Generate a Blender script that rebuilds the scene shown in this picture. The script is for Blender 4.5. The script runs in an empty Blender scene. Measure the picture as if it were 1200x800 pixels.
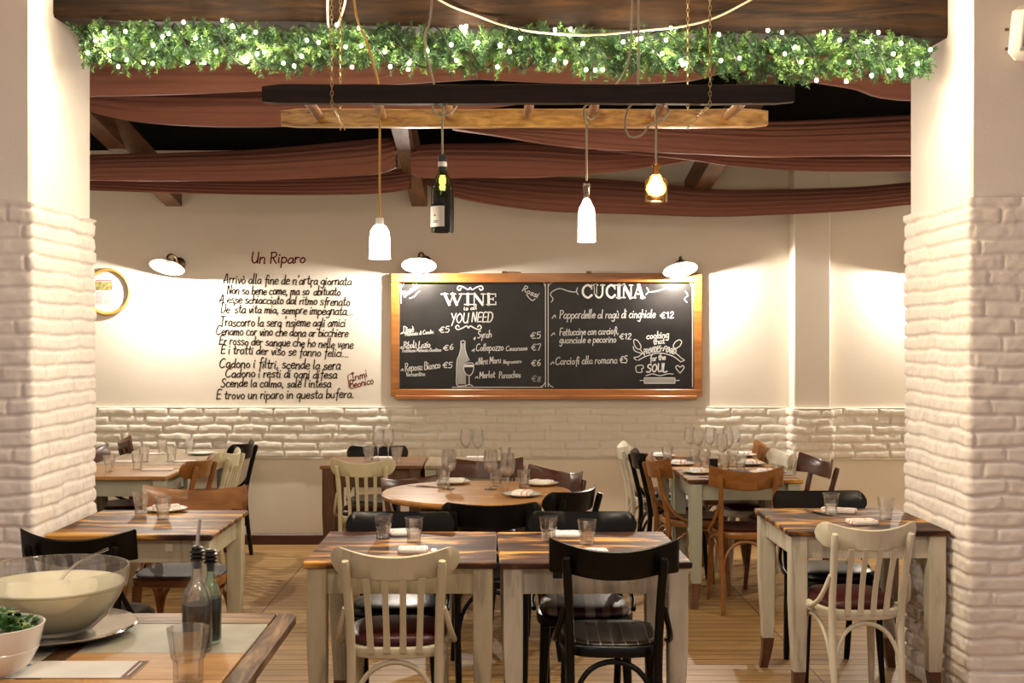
import bpy, math, random
import numpy as np
from mathutils import Vector, Matrix

C = bpy.context.scene.collection
S = bpy.context.scene
PI = math.pi
R = math.radians

# ------------------------------------------------------------------ camera / world / exposure
F, CX, CY, CH = 1400.0, 583.0, 397.0, 1.58          # focal (px at 1200 wide), principal point, eye height
cd = bpy.data.cameras.new('camera')
cam = bpy.data.objects.new('camera', cd)
C.objects.link(cam)
cam.location = (0, 0, CH)
cam.rotation_euler = (R(90), 0, 0)
cd.sensor_width = 36
cd.lens = F / 1200 * 36
cd.shift_x = (600 - CX) / 1200
cd.shift_y = -(400 - CY) / 1200
cd.clip_start = 0.05
S.camera = cam

w = bpy.data.worlds.new('world')
S.world = w
w.use_nodes = True
w.node_tree.nodes['Background'].inputs[0].default_value = (1.0, 0.83, 0.78, 1)
w.node_tree.nodes['Background'].inputs[1].default_value = 0.46

S.view_settings.view_transform = 'Standard'
S.view_settings.look = 'None'
S.view_settings.gamma = 1
S.view_settings.exposure = 0.0
S.view_settings.use_curve_mapping = False
S.cycles.use_denoising = True
S.cycles.max_bounces = 16
S.cycles.diffuse_bounces = 3
S.cycles.glossy_bounces = 8
S.cycles.transmission_bounces = 16
S.cycles.transparent_max_bounces = 48
S.cycles.sample_clamp_indirect = 4.0
S.cycles.caustics_reflective = False
S.cycles.caustics_refractive = True
S.cycles.blur_glossy = 0.5

P_WALL_LAMP = 88.0
P_PENDANT = 24.0
P_FRONT_FILL = 38.0
E_FAIRY = 950.0


def area(name, loc, sx, sy, power, col):
    l = bpy.data.lights.new(name, 'AREA')
    l.shape = 'RECTANGLE'
    l.size, l.size_y = sx, sy
    l.energy = power
    l.color = col
    o = bpy.data.objects.new(name, l)
    o.location = loc
    C.objects.link(o)
    return o


# unseen fill lights added above the camera, away from the arch
LC = (1, 0.87, 0.70)
LC = (1, 0.88, 0.75)
area('fill_light_front', (-1.2, 1.0, 3.27), 0.6, 0.6, P_FRONT_FILL, LC)
area('fill_light_front.001', (1.4, 1.0, 3.27), 0.6, 0.6, P_FRONT_FILL, LC)


def at(px, py, d):
    return Vector(((px - CX) * d / F, d, CH + (CY - py) * d / F))


# ------------------------------------------------------------------ materials
def nmat(name):
    m = bpy.data.materials.new(name)
    m.use_nodes = True
    return m, m.node_tree.nodes, m.node_tree.links, m.node_tree.nodes['Principled BSDF']


def mat(name, col, rough=0.5, metal=0.0, noise=0.0, nscale=20, bump=0.0, bscale=60, coat=0.0, **kw):
    m, n, l, p = nmat(name)
    p.inputs['Base Color'].default_value = (*col, 1)
    p.inputs['Roughness'].default_value = rough
    p.inputs['Metallic'].default_value = metal
    p.inputs['Coat Weight'].default_value = coat
    p.inputs['Coat Roughness'].default_value = 0.12
    for k, v in kw.items():
        p.inputs[k].default_value = v
    tc = n.new('ShaderNodeTexCoord')
    if noise:
        t = n.new('ShaderNodeTexNoise')
        t.inputs['Scale'].default_value = nscale
        t.inputs['Detail'].default_value = 5
        l.new(tc.outputs['Object'], t.inputs['Vector'])
        r = n.new('ShaderNodeValToRGB')
        r.color_ramp.elements[0].position = 0.3
        r.color_ramp.elements[1].position = 0.7
        r.color_ramp.elements[0].color = (*[c * (1 - noise) for c in col], 1)
        r.color_ramp.elements[1].color = (*[min(1, c * (1 + noise * .5)) for c in col], 1)
        l.new(t.outputs['Fac'], r.inputs['Fac'])
        l.new(r.outputs['Color'], p.inputs['Base Color'])
    if bump:
        t = n.new('ShaderNodeTexNoise')
        t.inputs['Scale'].default_value = bscale
        t.inputs['Detail'].default_value = 4
        l.new(tc.outputs['Object'], t.inputs['Vector'])
        b = n.new('ShaderNodeBump')
        b.inputs['Strength'].default_value = bump
        b.inputs['Distance'].default_value = 0.004
        l.new(t.outputs['Fac'], b.inputs['Height'])
        l.new(b.outputs['Normal'], p.inputs['Normal'])
    return m


def wood(name, stops, stretch=(1.3, 14, 14), scale=2.2, rough=0.4, coat=0.0, distort=0.8, bump=0.15, spec=.5):
    """procedural grain: stretched noise through a ramp; stops = [(pos, rgb), ...]"""
    m, n, l, p = nmat(name)
    tc = n.new('ShaderNodeTexCoord')
    oi = n.new('ShaderNodeObjectInfo')
    mul = n.new('ShaderNodeMath')
    mul.operation = 'MULTIPLY'
    mul.inputs[1].default_value = 37.0
    l.new(oi.outputs['Random'], mul.inputs[0])
    mp = n.new('ShaderNodeMapping')
    mp.inputs['Scale'].default_value = stretch
    l.new(tc.outputs['Object'], mp.inputs['Vector'])
    ad = n.new('ShaderNodeVectorMath')
    ad.operation = 'ADD'
    l.new(mp.outputs['Vector'], ad.inputs[0])
    l.new(mul.outputs[0], ad.inputs[1])
    t = n.new('ShaderNodeTexNoise')
    t.inputs['Scale'].default_value = scale
    t.inputs['Detail'].default_value = 7
    t.inputs['Roughness'].default_value = 0.6
    t.inputs['Distortion'].default_value = distort
    l.new(ad.outputs[0], t.inputs['Vector'])
    r = n.new('ShaderNodeValToRGB')
    el = r.color_ramp.elements
    while len(el) < len(stops):
        el.new(0.5)
    for e, (pos, c) in zip(el, stops):
        e.position = pos
        e.color = (*c, 1)
    l.new(t.outputs['Fac'], r.inputs['Fac'])
    l.new(r.outputs['Color'], p.inputs['Base Color'])
    p.inputs['Roughness'].default_value = rough
    p.inputs['Coat Weight'].default_value = coat
    p.inputs['Coat Roughness'].default_value = 0.15
    p.inputs['Specular IOR Level'].default_value = spec
    if bump:
        b = n.new('ShaderNodeBump')
        b.inputs['Strength'].default_value = bump
        b.inputs['Distance'].default_value = 0.003
        l.new(t.outputs['Fac'], b.inputs['Height'])
        l.new(b.outputs['Normal'], p.inputs['Normal'])
    return m


def emit(name, col, strength):
    m, n, l, p = nmat(name)
    p.inputs['Base Color'].default_value = (0.8, 0.8, 0.8, 1)
    p.inputs['Emission Color'].default_value = (*col, 1)
    p.inputs['Emission Strength'].default_value = strength
    return m


def glass(name, col=(1, 1, 1), rough=0.0, ior=1.45):
    m, n, l, p = nmat(name)
    p.inputs['Base Color'].default_value = (*col, 1)
    p.inputs['Roughness'].default_value = rough
    p.inputs['IOR'].default_value = ior
    p.inputs['Transmission Weight'].default_value = 1
    return m


def thin_glass(name, col=(1, 1, 1), clear=0.64):
    """drinking glass: mostly clear-through thin wall with fresnel reflection, part real refraction"""
    m, n, l, p = nmat(name)
    p.inputs['Base Color'].default_value = (*col, 1)
    p.inputs['Roughness'].default_value = 0.0
    p.inputs['IOR'].default_value = 1.45
    p.inputs['Transmission Weight'].default_value = 1
    t = n.new('ShaderNodeBsdfTransparent'); t.inputs[0].default_value = (*[c ** .5 for c in col], 1)
    g = n.new('ShaderNodeBsdfGlossy'); g.inputs['Roughness'].default_value = 0.01
    lw = n.new('ShaderNodeLayerWeight'); lw.inputs[0].default_value = 0.5
    pw = n.new('ShaderNodeMath'); pw.operation = 'POWER'; pw.inputs[1].default_value = 4.5
    f = n.new('ShaderNodeMath'); f.operation = 'MULTIPLY_ADD'; f.inputs[1].default_value = 0.7; f.inputs[2].default_value = 0.045
    l.new(lw.outputs['Facing'], pw.inputs[0]); l.new(pw.outputs[0], f.inputs[0])
    a = n.new('ShaderNodeMixShader'); b = n.new('ShaderNodeMixShader')
    l.new(f.outputs[0], a.inputs[0]); l.new(t.outputs[0], a.inputs[1]); l.new(g.outputs[0], a.inputs[2])
    b.inputs[0].default_value = clear
    l.new(p.outputs[0], b.inputs[1]); l.new(a.outputs[0], b.inputs[2])
    l.new(b.outputs[0], n['Material Output'].inputs['Surface'])
    return m


def worn_paint(name, col, under, amount=0.34):
    """paint rubbed through to wood along the grain"""
    return wood(name, [(0.0, under), (amount - 0.05, [c * .6 for c in col]), (amount + 0.03, [c * .88 for c in col]), (0.62, col)],
                stretch=(9, 9, 1.1), scale=1.6, rough=0.55, bump=0.1, distort=0.4)


M = {}
M['plaster'] = mat('plaster', (0.80, 0.73, 0.62), 0.85, noise=0.05, nscale=1.5, bump=0.15, bscale=25)
M['pillar'] = mat('pillar_paint', (0.82, 0.745, 0.69), 0.8, noise=0.05, nscale=3, bump=0.25, bscale=70)
M['brick'] = mat('brick_paint', (0.81, 0.75, 0.65), 0.75, noise=0.06, nscale=4, bump=0.3, bscale=80)
M['ceiling'] = mat('ceiling_paint', (0.7, 0.64, 0.56), 0.9, noise=0.03)
M['roof'] = mat('dark_roof_boards', (0.002, 0.0018, 0.0016), 1.0, **{'Specular IOR Level': 0.05})
M['base'] = mat('baseboard_paint', (0.075, 0.018, 0.012), 0.4, noise=0.2)
M['beam'] = wood('beam_wood', [(0.34, (0.006, 0.0025, 0.0012)), (0.5, (0.026, 0.011, 0.004)), (0.70, (0.062, 0.026, 0.008))], stretch=(0.8, 6, 9), scale=2.5, rough=0.6, distort=1.5, spec=.2)
M['rafter'] = wood('rafter_wood', [(0.25, (0.06, 0.03, 0.014)), (0.7, (0.20, 0.10, 0.045))], stretch=(9, 1, 9), rough=0.6)
M['ladder_dark'] = wood('dark_ladder_wood', [(0.3, (0.008, 0.004, 0.003)), (0.7, (0.026, 0.012, 0.008))], rough=0.55, spec=.2)
M['ladder_light'] = wood('light_ladder_wood', [(0.30, (0.09, 0.04, 0.012)), (0.42, (0.36, 0.19, 0.045)), (0.65, (0.66, 0.40, 0.11))], stretch=(3, 18, 14), scale=3, rough=0.35)
M['rung'] = wood('rung_wood', [(0.3, (0.13, 0.06, 0.03)), (0.7, (0.33, 0.17, 0.08))], stretch=(10, 2, 10), rough=0.45)
M['top_dark'] = wood('stained_tabletop', [(0.40, (0.026, 0.012, 0.010)), (0.50, (0.075, 0.034, 0.020)), (0.55, (0.26, 0.115, 0.028)), (0.61, (0.56, 0.29, 0.065))],
                     stretch=(0.8, 3.6, 3.6), scale=2.6, rough=0.50, spec=.12, distort=0.6, bump=0.05)
M['top_warm'] = wood('honey_tabletop', [(0.3, (0.24, 0.105, 0.03)), (0.55, (0.42, 0.205, 0.06)), (0.75, (0.55, 0.30, 0.10))], stretch=(1, 10, 10), rough=0.36, spec=.2, bump=0.05)
M['top_grey'] = wood('greyed_tabletop', [(0.3, (0.24, 0.18, 0.12)), (0.7, (0.40, 0.31, 0.21))], stretch=(10, 1, 10), rough=0.3, spec=.3)
M['top_brown'] = wood('brown_tabletop', [(0.3, (0.10, 0.045, 0.018)), (0.7, (0.30, 0.15, 0.06))], stretch=(1, 10, 10), rough=0.3, spec=.3)
M['legs_cream'] = worn_paint('worn_cream_paint', (0.50, 0.43, 0.29), (0.10, 0.065, 0.035), .43)
M['legs_white'] = worn_paint('worn_white_paint', (0.60, 0.54, 0.43), (0.12, 0.08, 0.05), 0.45)
M['legs_green'] = worn_paint('worn_greygreen_paint', (0.36, 0.36, 0.28), (0.14, 0.10, 0.06), 0.28)
M['foot'] = wood('dark_leg_wood', [(0.3, (0.06, 0.025, 0.012)), (0.7, (0.15, 0.065, 0.028))], stretch=(10, 10, 1.5), rough=0.4)
M['black_table'] = mat('black_table_paint', (0.012, 0.010, 0.009), 0.45)
M['ch_white'] = worn_paint('chair_white_paint', (0.66, 0.60, 0.47), (0.18, 0.11, 0.06), 0.34)
M['ch_ivory'] = worn_paint('chair_ivory_paint', (0.56, 0.49, 0.34), (0.16, 0.10, 0.05), 0.33)
M['ch_cream'] = worn_paint('chair_cream_paint', (0.62, 0.54, 0.34), (0.2, 0.13, 0.07), 0.22)
M['ch_black'] = mat('chair_black_lacquer', (0.004, 0.0035, 0.003), 0.30, **{'Specular IOR Level': 0.22})
M['ch_brown'] = wood('chair_brown_varnish', [(0.3, (0.17, 0.062, 0.014)), (0.7, (0.33, 0.135, 0.033))], stretch=(2, 8, 8), rough=0.3, coat=0.12)
M['ch_dark'] = wood('chair_dark_varnish', [(0.3, (0.045, 0.015, 0.009)), (0.7, (0.105, 0.037, 0.018))], stretch=(2, 8, 8), rough=0.3, spec=.35, coat=0.08)
M['maroon'] = mat('maroon_leather', (0.045, 0.006, 0.006), 0.36, bump=0.15, bscale=180, **{'Specular IOR Level': 0.25})
M['leather'] = mat('black_leather', (0.008, 0.006, 0.006), 0.3, bump=0.2, bscale=150, **{'Specular IOR Level': 0.3})
M['glass'] = thin_glass('clear_glass')
M['napkin'] = None
M['plate'] = mat('white_china', (0.78, 0.74, 0.68), 0.15, coat=0.3)
M['steel'] = mat('steel', (0.62, 0.60, 0.56), 0.22, 1.0)
M['bronze'] = mat('aged_bronze', (0.16, 0.11, 0.065), 0.35, 1.0, noise=0.3)
M['enamel'] = mat('cream_enamel', (0.85, 0.80, 0.70), 0.3, coat=0.4)
M['frame_gold'] = wood('gilt_wood', [(0.3, (0.30, 0.17, 0.045)), (0.7, (0.50, 0.31, 0.09))], rough=0.35)
M['frame_orange'] = wood('orange_oak', [(0.3, (0.22, 0.075, 0.013)), (0.7, (0.40, 0.155, 0.03))], stretch=(1, 12, 12), rough=0.35, coat=0.2)
M['board'] = mat('slate_paint', (0.011, 0.0095, 0.009), 0.42, noise=0.6, nscale=3.5, bump=0.05, **{'Specular IOR Level': .3})
M['chalk'] = mat('chalk', (0.52, 0.50, 0.46), 0.9)
M['chalk_dim'] = mat('faint_chalk', (0.25, 0.24, 0.22), 0.9)
M['ink'] = mat('black_paint_ink', (0.010, 0.008, 0.007), 0.9, **{'Specular IOR Level': 0.0})
M['ink_red'] = mat('red_paint_ink', (0.16, 0.015, 0.010), 0.9, **{'Specular IOR Level': 0.0})
M['paper'] = mat('paper', (0.78, 0.74, 0.70), 0.7)
M['print_grey'] = mat('print_grey', (0.30, 0.27, 0.25), 0.8)
M['print_green'] = mat('print_green', (0.03, 0.14, 0.07), 0.8)
M['print_blue'] = mat('print_blue', (0.10, 0.11, 0.30), 0.8)
M['print_red'] = mat('print_red', (0.55, 0.12, 0.10), 0.8)
M['print_brown'] = mat('print_brown', (0.20, 0.12, 0.10), 0.8)
M['print_olive'] = mat('print_olive', (0.32, 0.29, 0.10), 0.8, noise=0.7, nscale=45)
M['needles'] = mat('fir_needles', (0.016, 0.055, 0.014), 0.7, noise=0.55, nscale=9)
M['needles2'] = mat('pale_fir_needles', (0.060, 0.125, 0.022), 0.7, noise=0.4, nscale=9)
M['wire'] = mat('dark_wire', (0.004, 0.007, 0.004), 0.7, **{'Specular IOR Level': .1})
M['cord_grey'] = mat('grey_cord', (0.30, 0.27, 0.20), 0.7)
M['cord_gold'] = mat('yellow_cord', (0.55, 0.30, 0.035), 0.6)
M['cord_ivory'] = mat('ivory_cord', (0.50, 0.42, 0.30), 0.6)
M['chain'] = mat('brass_chain', (0.42, 0.31, 0.14), 0.35, 1.0)
M['fairy'] = emit('fairy_bulb', (1.0, 0.85, 0.58), E_FAIRY)
M['lamp_bulb'] = emit('lamp_bulb', (1.0, 0.86, 0.66), 60.0)
M['opal'] = emit('glowing_opal_glass', (1.0, 0.90, 0.74), 5.0)
M['opal2'] = emit('glowing_frosted_glass', (1.0, 0.92, 0.82), 5.0)
M['amber_bulb'] = emit('amber_bulb', (1.0, 0.66, 0.22), 60.0)
M['green_bulb'] = emit('bulb_in_green_bottle', (1.0, 0.80, 0.30), 35.0)
M['amber_glass'] = thin_glass('amber_glass', (1.0, 0.72, 0.28), .3)
M['bottle_green'] = glass('green_bottle_glass', (0.16, 0.20, 0.03))
M['foil'] = mat('black_foil', (0.012, 0.012, 0.012), 0.35)
M['label'] = mat('cream_label', (0.70, 0.66, 0.58), 0.6)
M['porcelain'] = mat('white_socket', (0.8, 0.76, 0.68), 0.3)
M['tray'] = mat('polished_tray', (0.36, 0.34, 0.30), 0.10, 1.0, bump=0.3, bscale=18)
M['oil'] = glass('oil', (0.55, 0.42, 0.10), ior=1.36)
M['herb_oil'] = mat('herbs_in_oil', (0.045, 0.030, 0.011), 0.6, noise=0.5, nscale=60, **{'Specular IOR Level': .1})
M['vinegar'] = mat('dark_vinegar', (0.006, 0.005, 0.004), 0.6, **{'Specular IOR Level': .1})
M['rubber'] = mat('black_rubber', (0.012, 0.011, 0.010), 0.35)
M['leaf'] = mat('salad_leaf', (0.035, 0.13, 0.015), 0.4, noise=0.6, nscale=40)
M['stem'] = mat('salad_stem', (0.20, 0.30, 0.05), 0.45)
M['white_plastic'] = mat('white_plastic', (0.78, 0.73, 0.66), 0.4)
M['grey_plastic'] = mat('grey_lens', (0.34, 0.29, 0.26), 0.35)
M['pale_panel'] = mat('pale_grey_paint', (0.40, 0.37, 0.29), 0.5, noise=0.14, nscale=9, **{'Specular IOR Level': .15})
M['honey'] = wood('honey_board', [(0.3, (0.40, 0.20, 0.07)), (0.7, (0.60, 0.35, 0.14))], stretch=(1, 9, 9), rough=0.48, spec=.15)
M['grey_board'] = wood('greybrown_board', [(0.35, (0.085, 0.042, 0.020)), (0.5, (0.20, 0.11, 0.055)), (0.7, (0.40, 0.27, 0.15))], stretch=(1, 9, 9), rough=0.48, spec=.15)
M['grey_board_y'] = wood('greybrown_breadboard', [(0.38, (0.055, 0.028, 0.014)), (0.5, (0.13, 0.07, 0.035)), (0.68, (0.38, 0.24, 0.11))], stretch=(9, 1.2, 9), rough=0.48, spec=.15)
M['dark_board'] = wood('dark_board', [(0.3, (0.06, 0.025, 0.012)), (0.7, (0.15, 0.07, 0.03))], stretch=(9, 1, 9), rough=0.35, coat=0.2)
M['tag_dark'] = mat('dark_metal', (0.02, 0.017, 0.015), 0.4, 0.6)


def stripes(name, axis, cols, period, rough=0.6, bump=0.0):
    """constant stripes along one local axis: cols = [(pos, rgb)...] over one period"""
    m, n, l, p = nmat(name)
    tc = n.new('ShaderNodeTexCoord')
    sp = n.new('ShaderNodeSeparateXYZ')
    l.new(tc.outputs['Object'], sp.inputs[0])
    d = n.new('ShaderNodeMath')
    d.operation = 'DIVIDE'
    d.inputs[1].default_value = period
    l.new(sp.outputs['XYZ'.index(axis)], d.inputs[0])
    f = n.new('ShaderNodeMath')
    f.operation = 'FRACT'
    l.new(d.outputs[0], f.inputs[0])
    r = n.new('ShaderNodeValToRGB')
    r.color_ramp.interpolation = 'CONSTANT'
    el = r.color_ramp.elements
    while len(el) < len(cols):
        el.new(0.5)
    for e, (pos, c) in zip(el, cols):
        e.position = pos
        e.color = (*c, 1)
    l.new(f.outputs[0], r.inputs['Fac'])
    l.new(r.outputs['Color'], p.inputs['Base Color'])
    p.inputs['Roughness'].default_value = rough
    return m


WHT = (0.80, 0.76, 0.70)
M['napkin'] = stripes('striped_napkin', 'Y', [(0, WHT), (0.735, (0.66, 0.20, 0.16)), (0.775, WHT), (0.91, (0.66, 0.20, 0.16)), (0.95, WHT)], 0.16, 0.8)
M['striped'] = stripes('striped_seat_cloth', 'X', [(0, (0.055, 0.020, 0.018)), (0.34, (0.16, 0.10, 0.08)), (0.55, (0.055, 0.02, 0.018)), (0.75, (0.34, 0.27, 0.23))], 0.15, 0.45)
M['woven'] = stripes('woven_grey_seat', 'X', [(0, (0.20, 0.17, 0.15)), (0.5, (0.08, 0.07, 0.06))], 0.012, 0.7)
M['painted_sheen'] = stripes('dark_seat_painted_sheen', 'X', [(0, (0.012, 0.009, 0.008)), (0.88, (0.10, 0.085, 0.075))], 0.045, 0.25)  # pale stripes painted in as reflections on the glossy dark seat


def drape_material():
    m, n, l, p = nmat('brown_drape_cloth')
    tc = n.new('ShaderNodeTexCoord')
    t = n.new('ShaderNodeTexNoise')
    mp = n.new('ShaderNodeMapping')
    mp.inputs['Scale'].default_value = (0.6, 22, 22)
    l.new(tc.outputs['Object'], mp.inputs['Vector'])
    l.new(mp.outputs[0], t.inputs['Vector'])
    t.inputs['Scale'].default_value = 2
    t.inputs['Detail'].default_value = 3
    b = n.new('ShaderNodeBump')
    b.inputs['Strength'].default_value = 0.5
    b.inputs['Distance'].default_value = 0.012
    l.new(t.outputs['Fac'], b.inputs['Height'])
    l.new(b.outputs[0], p.inputs['Normal'])
    p.inputs['Base Color'].default_value = (0.28, 0.120, 0.086, 1)
    p.inputs['Roughness'].default_value = 0.6
    p.inputs['Specular IOR Level'].default_value = 0.08
    return m


M['drape'] = drape_material()


def floor_material():
    m, n, l, p = nmat('oak_deck_boards')
    tc = n.new('ShaderNodeTexCoord')
    mp = n.new('ShaderNodeMapping')
    mp.inputs['Location'].default_value = (1.36, 0, 0)
    l.new(tc.outputs['Object'], mp.inputs['Vector'])
    b = n.new('ShaderNodeTexBrick')
    b.offset = 0.0
    b.inputs['Scale'].default_value = 1
    b.inputs['Brick Width'].default_value = 2.86
    b.inputs['Row Height'].default_value = 0.092
    b.inputs['Mortar Size'].default_value = 0.0045
    b.inputs['Mortar Smooth'].default_value = 0.3
    b.inputs['Color1'].default_value = (0.48, 0.295, 0.115, 1)
    b.inputs['Color2'].default_value = (0.37, 0.215, 0.08, 1)
    b.inputs['Mortar'].default_value = (0.075, 0.04, 0.015, 1)
    l.new(mp.outputs[0], b.inputs['Vector'])
    m2 = n.new('ShaderNodeMapping')
    m2.inputs['Scale'].default_value = (1.5, 26, 1)
    l.new(tc.outputs['Object'], m2.inputs['Vector'])
    t = n.new('ShaderNodeTexNoise')
    t.inputs['Scale'].default_value = 2
    t.inputs['Detail'].default_value = 6
    t.inputs['Distortion'].default_value = 0.6
    l.new(m2.outputs[0], t.inputs['Vector'])
    r = n.new('ShaderNodeValToRGB')
    r.color_ramp.elements[0].position = 0.3
    r.color_ramp.elements[0].color = (0.62, 0.55, 0.48, 1)
    r.color_ramp.elements[1].position = 0.65
    r.color_ramp.elements[1].color = (1, 1, 1, 1)
    l.new(t.outputs['Fac'], r.inputs['Fac'])
    mx = n.new('ShaderNodeMix')
    mx.data_type = 'RGBA'
    mx.blend_type = 'MULTIPLY'
    mx.inputs['Factor'].default_value = 1
    l.new(b.outputs['Color'], mx.inputs[6])
    l.new(r.outputs['Color'], mx.inputs[7])
    l.new(mx.outputs[2], p.inputs['Base Color'])
    p.inputs['Roughness'].default_value = 0.42
    bp = n.new('ShaderNodeBump')
    bp.inputs['Strength'].default_value = 0.6
    bp.inputs['Distance'].default_value = 0.004
    bp.invert = True
    l.new(b.outputs['Fac'], bp.inputs['Height'])
    l.new(bp.outputs[0], p.inputs['Normal'])
    return m


M['floor'] = floor_material()


def milky():
    m, n, l, p = nmat('cloudy_lemonade')
    p.inputs['Base Color'].default_value = (0.92, 0.85, 0.60, 1)
    p.inputs['Roughness'].default_value = 0.08
    p.inputs['Subsurface Weight'].default_value = 0.5
    p.inputs['Subsurface Radius'].default_value = (0.04, 0.035, 0.02)
    p.inputs['Subsurface Scale'].default_value = 0.5
    return m


M['punch'] = milky()


# ------------------------------------------------------------------ mesh helpers
class MB:
    def __init__(self):
        self.v, self.f, self.mi = [], [], []

    def add(self, vs, fs, mi=0):
        o = len(self.v)
        self.v += [tuple(x) for x in vs]
        self.f += [tuple(i + o for i in f) for f in fs]
        self.mi += [mi] * len(fs)
        return self

    def box(self, x0, x1, y0, y1, z0, z1, bev=0.0, mi=0, xf=None):
        b = min(bev, (x1 - x0) * .45, (y1 - y0) * .45, (z1 - z0) * .45)
        if b <= 0:
            vs = [(x, y, z) for z in (z0, z1) for y in (y0, y1) for x in (x0, x1)]
            fs = [(0, 2, 3, 1), (4, 5, 7, 6), (0, 1, 5, 4), (2, 6, 7, 3), (0, 4, 6, 2), (1, 3, 7, 5)]
        else:
            vs, fs, idx = [], [], {}
            for sx in (0, 1):
                for sy in (0, 1):
                    for sz in (0, 1):
                        X, Y, Z = (x0, x1)[sx], (y0, y1)[sy], (z0, z1)[sz]
                        dx, dy, dz = (b, -b)[sx], (b, -b)[sy], (b, -b)[sz]
                        for a, pt in ((0, (X, Y + dy, Z + dz)), (1, (X + dx, Y, Z + dz)), (2, (X + dx, Y + dy, Z))):
                            idx[(sx, sy, sz, a)] = len(vs)
                            vs.append(pt)
            I = lambda sx, sy, sz, a: idx[(sx, sy, sz, a)]
            for s in (0, 1):
                q = [I(s, 0, 0, 0), I(s, 1, 0, 0), I(s, 1, 1, 0), I(s, 0, 1, 0)]
                fs.append(tuple(q if s else q[::-1]))
                q = [I(0, s, 0, 1), I(0, s, 1, 1), I(1, s, 1, 1), I(1, s, 0, 1)]
                fs.append(tuple(q if s else q[::-1]))
                q = [I(0, 0, s, 2), I(1, 0, s, 2), I(1, 1, s, 2), I(0, 1, s, 2)]
                fs.append(tuple(q if s else q[::-1]))
            for a in (0, 1):
                for c in (0, 1):
                    fs.append((I(0, a, c, 1), I(1, a, c, 1), I(1, a, c, 2), I(0, a, c, 2)))
                    fs.append((I(a, 0, c, 0), I(a, 1, c, 0), I(a, 1, c, 2), I(a, 0, c, 2)))
                    fs.append((I(a, c, 0, 0), I(a, c, 1, 0), I(a, c, 1, 1), I(a, c, 0, 1)))
            for a in (0, 1):
                for c in (0, 1):
                    for e in (0, 1):
                        fs.append((I(a, c, e, 0), I(a, c, e, 1), I(a, c, e, 2)))
        if xf:
            vs = [xf @ Vector(p) for p in vs]
        return self.add(vs, fs, mi)

    def tube(self, pts, r, seg=8, mi=0, caps=True, closed=False):
        pts = [Vector(p) for p in pts]
        n = len(pts)
        rs = r if isinstance(r, (list, tuple)) else [r] * n
        vs, fs = [], []
        prev = None
        for i, p in enumerate(pts):
            if closed:
                t = pts[(i + 1) % n] - pts[i - 1]
            else:
                t = pts[min(i + 1, n - 1)] - pts[max(i - 1, 0)]
            t.normalize()
            if prev is None:
                ref = Vector((0, 0, 1)) if abs(t.z) < 0.9 else Vector((0, 1, 0))
                a = t.cross(ref).normalized()
            else:
                a = (prev - t * prev.dot(t))
                a = a.normalized() if a.length > 1e-6 else t.cross(Vector((0, 0, 1))).normalized()
            prev = a
            b = t.cross(a)
            for k in range(seg):
                an = 2 * PI * k / seg
                vs.append(p + (a * math.cos(an) + b * math.sin(an)) * rs[i])
        m = n if closed else n - 1
        for i in range(m):
            j = (i + 1) % n
            for k in range(seg):
                k2 = (k + 1) % seg
                fs.append((i * seg + k, i * seg + k2, j * seg + k2, j * seg + k))
        if caps and not closed:
            fs.append(tuple(range(seg))[::-1])
            fs.append(tuple((n - 1) * seg + k for k in range(seg)))
        return self.add(vs, fs, mi)

    def lathe(self, prof, seg=24, c=(0, 0, 0), mi=0, closed=False, a0=0.0):
        """prof: (r, z) list; r==0 collapses to a point"""
        vs, fs, rings = [], [], []
        for (r, z) in prof:
            if r <= 1e-6:
                rings.append([len(vs)])
                vs.append((c[0], c[1], c[2] + z))
            else:
                rings.append(list(range(len(vs), len(vs) + seg)))
                for k in range(seg):
                    a = a0 + 2 * PI * k / seg
                    vs.append((c[0] + r * math.cos(a), c[1] + r * math.sin(a), c[2] + z))
        pairs = list(zip(rings, rings[1:]))
        if closed:
            pairs.append((rings[-1], rings[0]))
        for A, B in pairs:
            for k in range(seg):
                k2 = (k + 1) % seg
                if len(A) == 1 and len(B) == 1:
                    continue
                if len(A) == 1:
                    fs.append((A[0], B[k2], B[k]))
                elif len(B) == 1:
                    fs.append((A[k], A[k2], B[0]))
                else:
                    fs.append((A[k], A[k2], B[k2], B[k]))
        return self.add(vs, fs, mi)

    def loft(self, rings, mi=0, cap=True):
        n = len(rings[0])
        vs = [p for r in rings for p in r]
        fs = []
        for i in range(len(rings) - 1):
            for k in range(n):
                k2 = (k + 1) % n
                fs.append((i * n + k, i * n + k2, (i + 1) * n + k2, (i + 1) * n + k))
        if cap:
            fs.append(tuple(range(n))[::-1])
            fs.append(tuple((len(rings) - 1) * n + k for k in range(n)))
        return self.add(vs, fs, mi)

    def grid(self, rows, mi=0):
        n = len(rows[0])
        vs = [p for r in rows for p in r]
        fs = []
        for i in range(len(rows) - 1):
            for k in range(n - 1):
                fs.append((i * n + k, i * n + k + 1, (i + 1) * n + k + 1, (i + 1) * n + k))
        return self.add(vs, fs, mi)

    def mesh(self, name, mats, smooth=True, angle=40):
        me = bpy.data.meshes.new(name)
        me.from_pydata(self.v, [], self.f)
        for m in (mats if isinstance(mats, (list, tuple)) else [mats]):
            me.materials.append(m)
        me.polygons.foreach_set('material_index', self.mi)
        if smooth:
            me.polygons.foreach_set('use_smooth', [True] * len(me.polygons))
            me.set_sharp_from_angle(angle=R(angle))
        me.update()
        return me

    def build(self, name, mats, parent=None, smooth=True, angle=40, loc=None):
        o = bpy.data.objects.new(name, self.mesh(name, mats, smooth, angle))
        C.objects.link(o)
        if parent:
            o.parent = parent
        if loc is not None:
            o.location = loc
        return o


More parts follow.
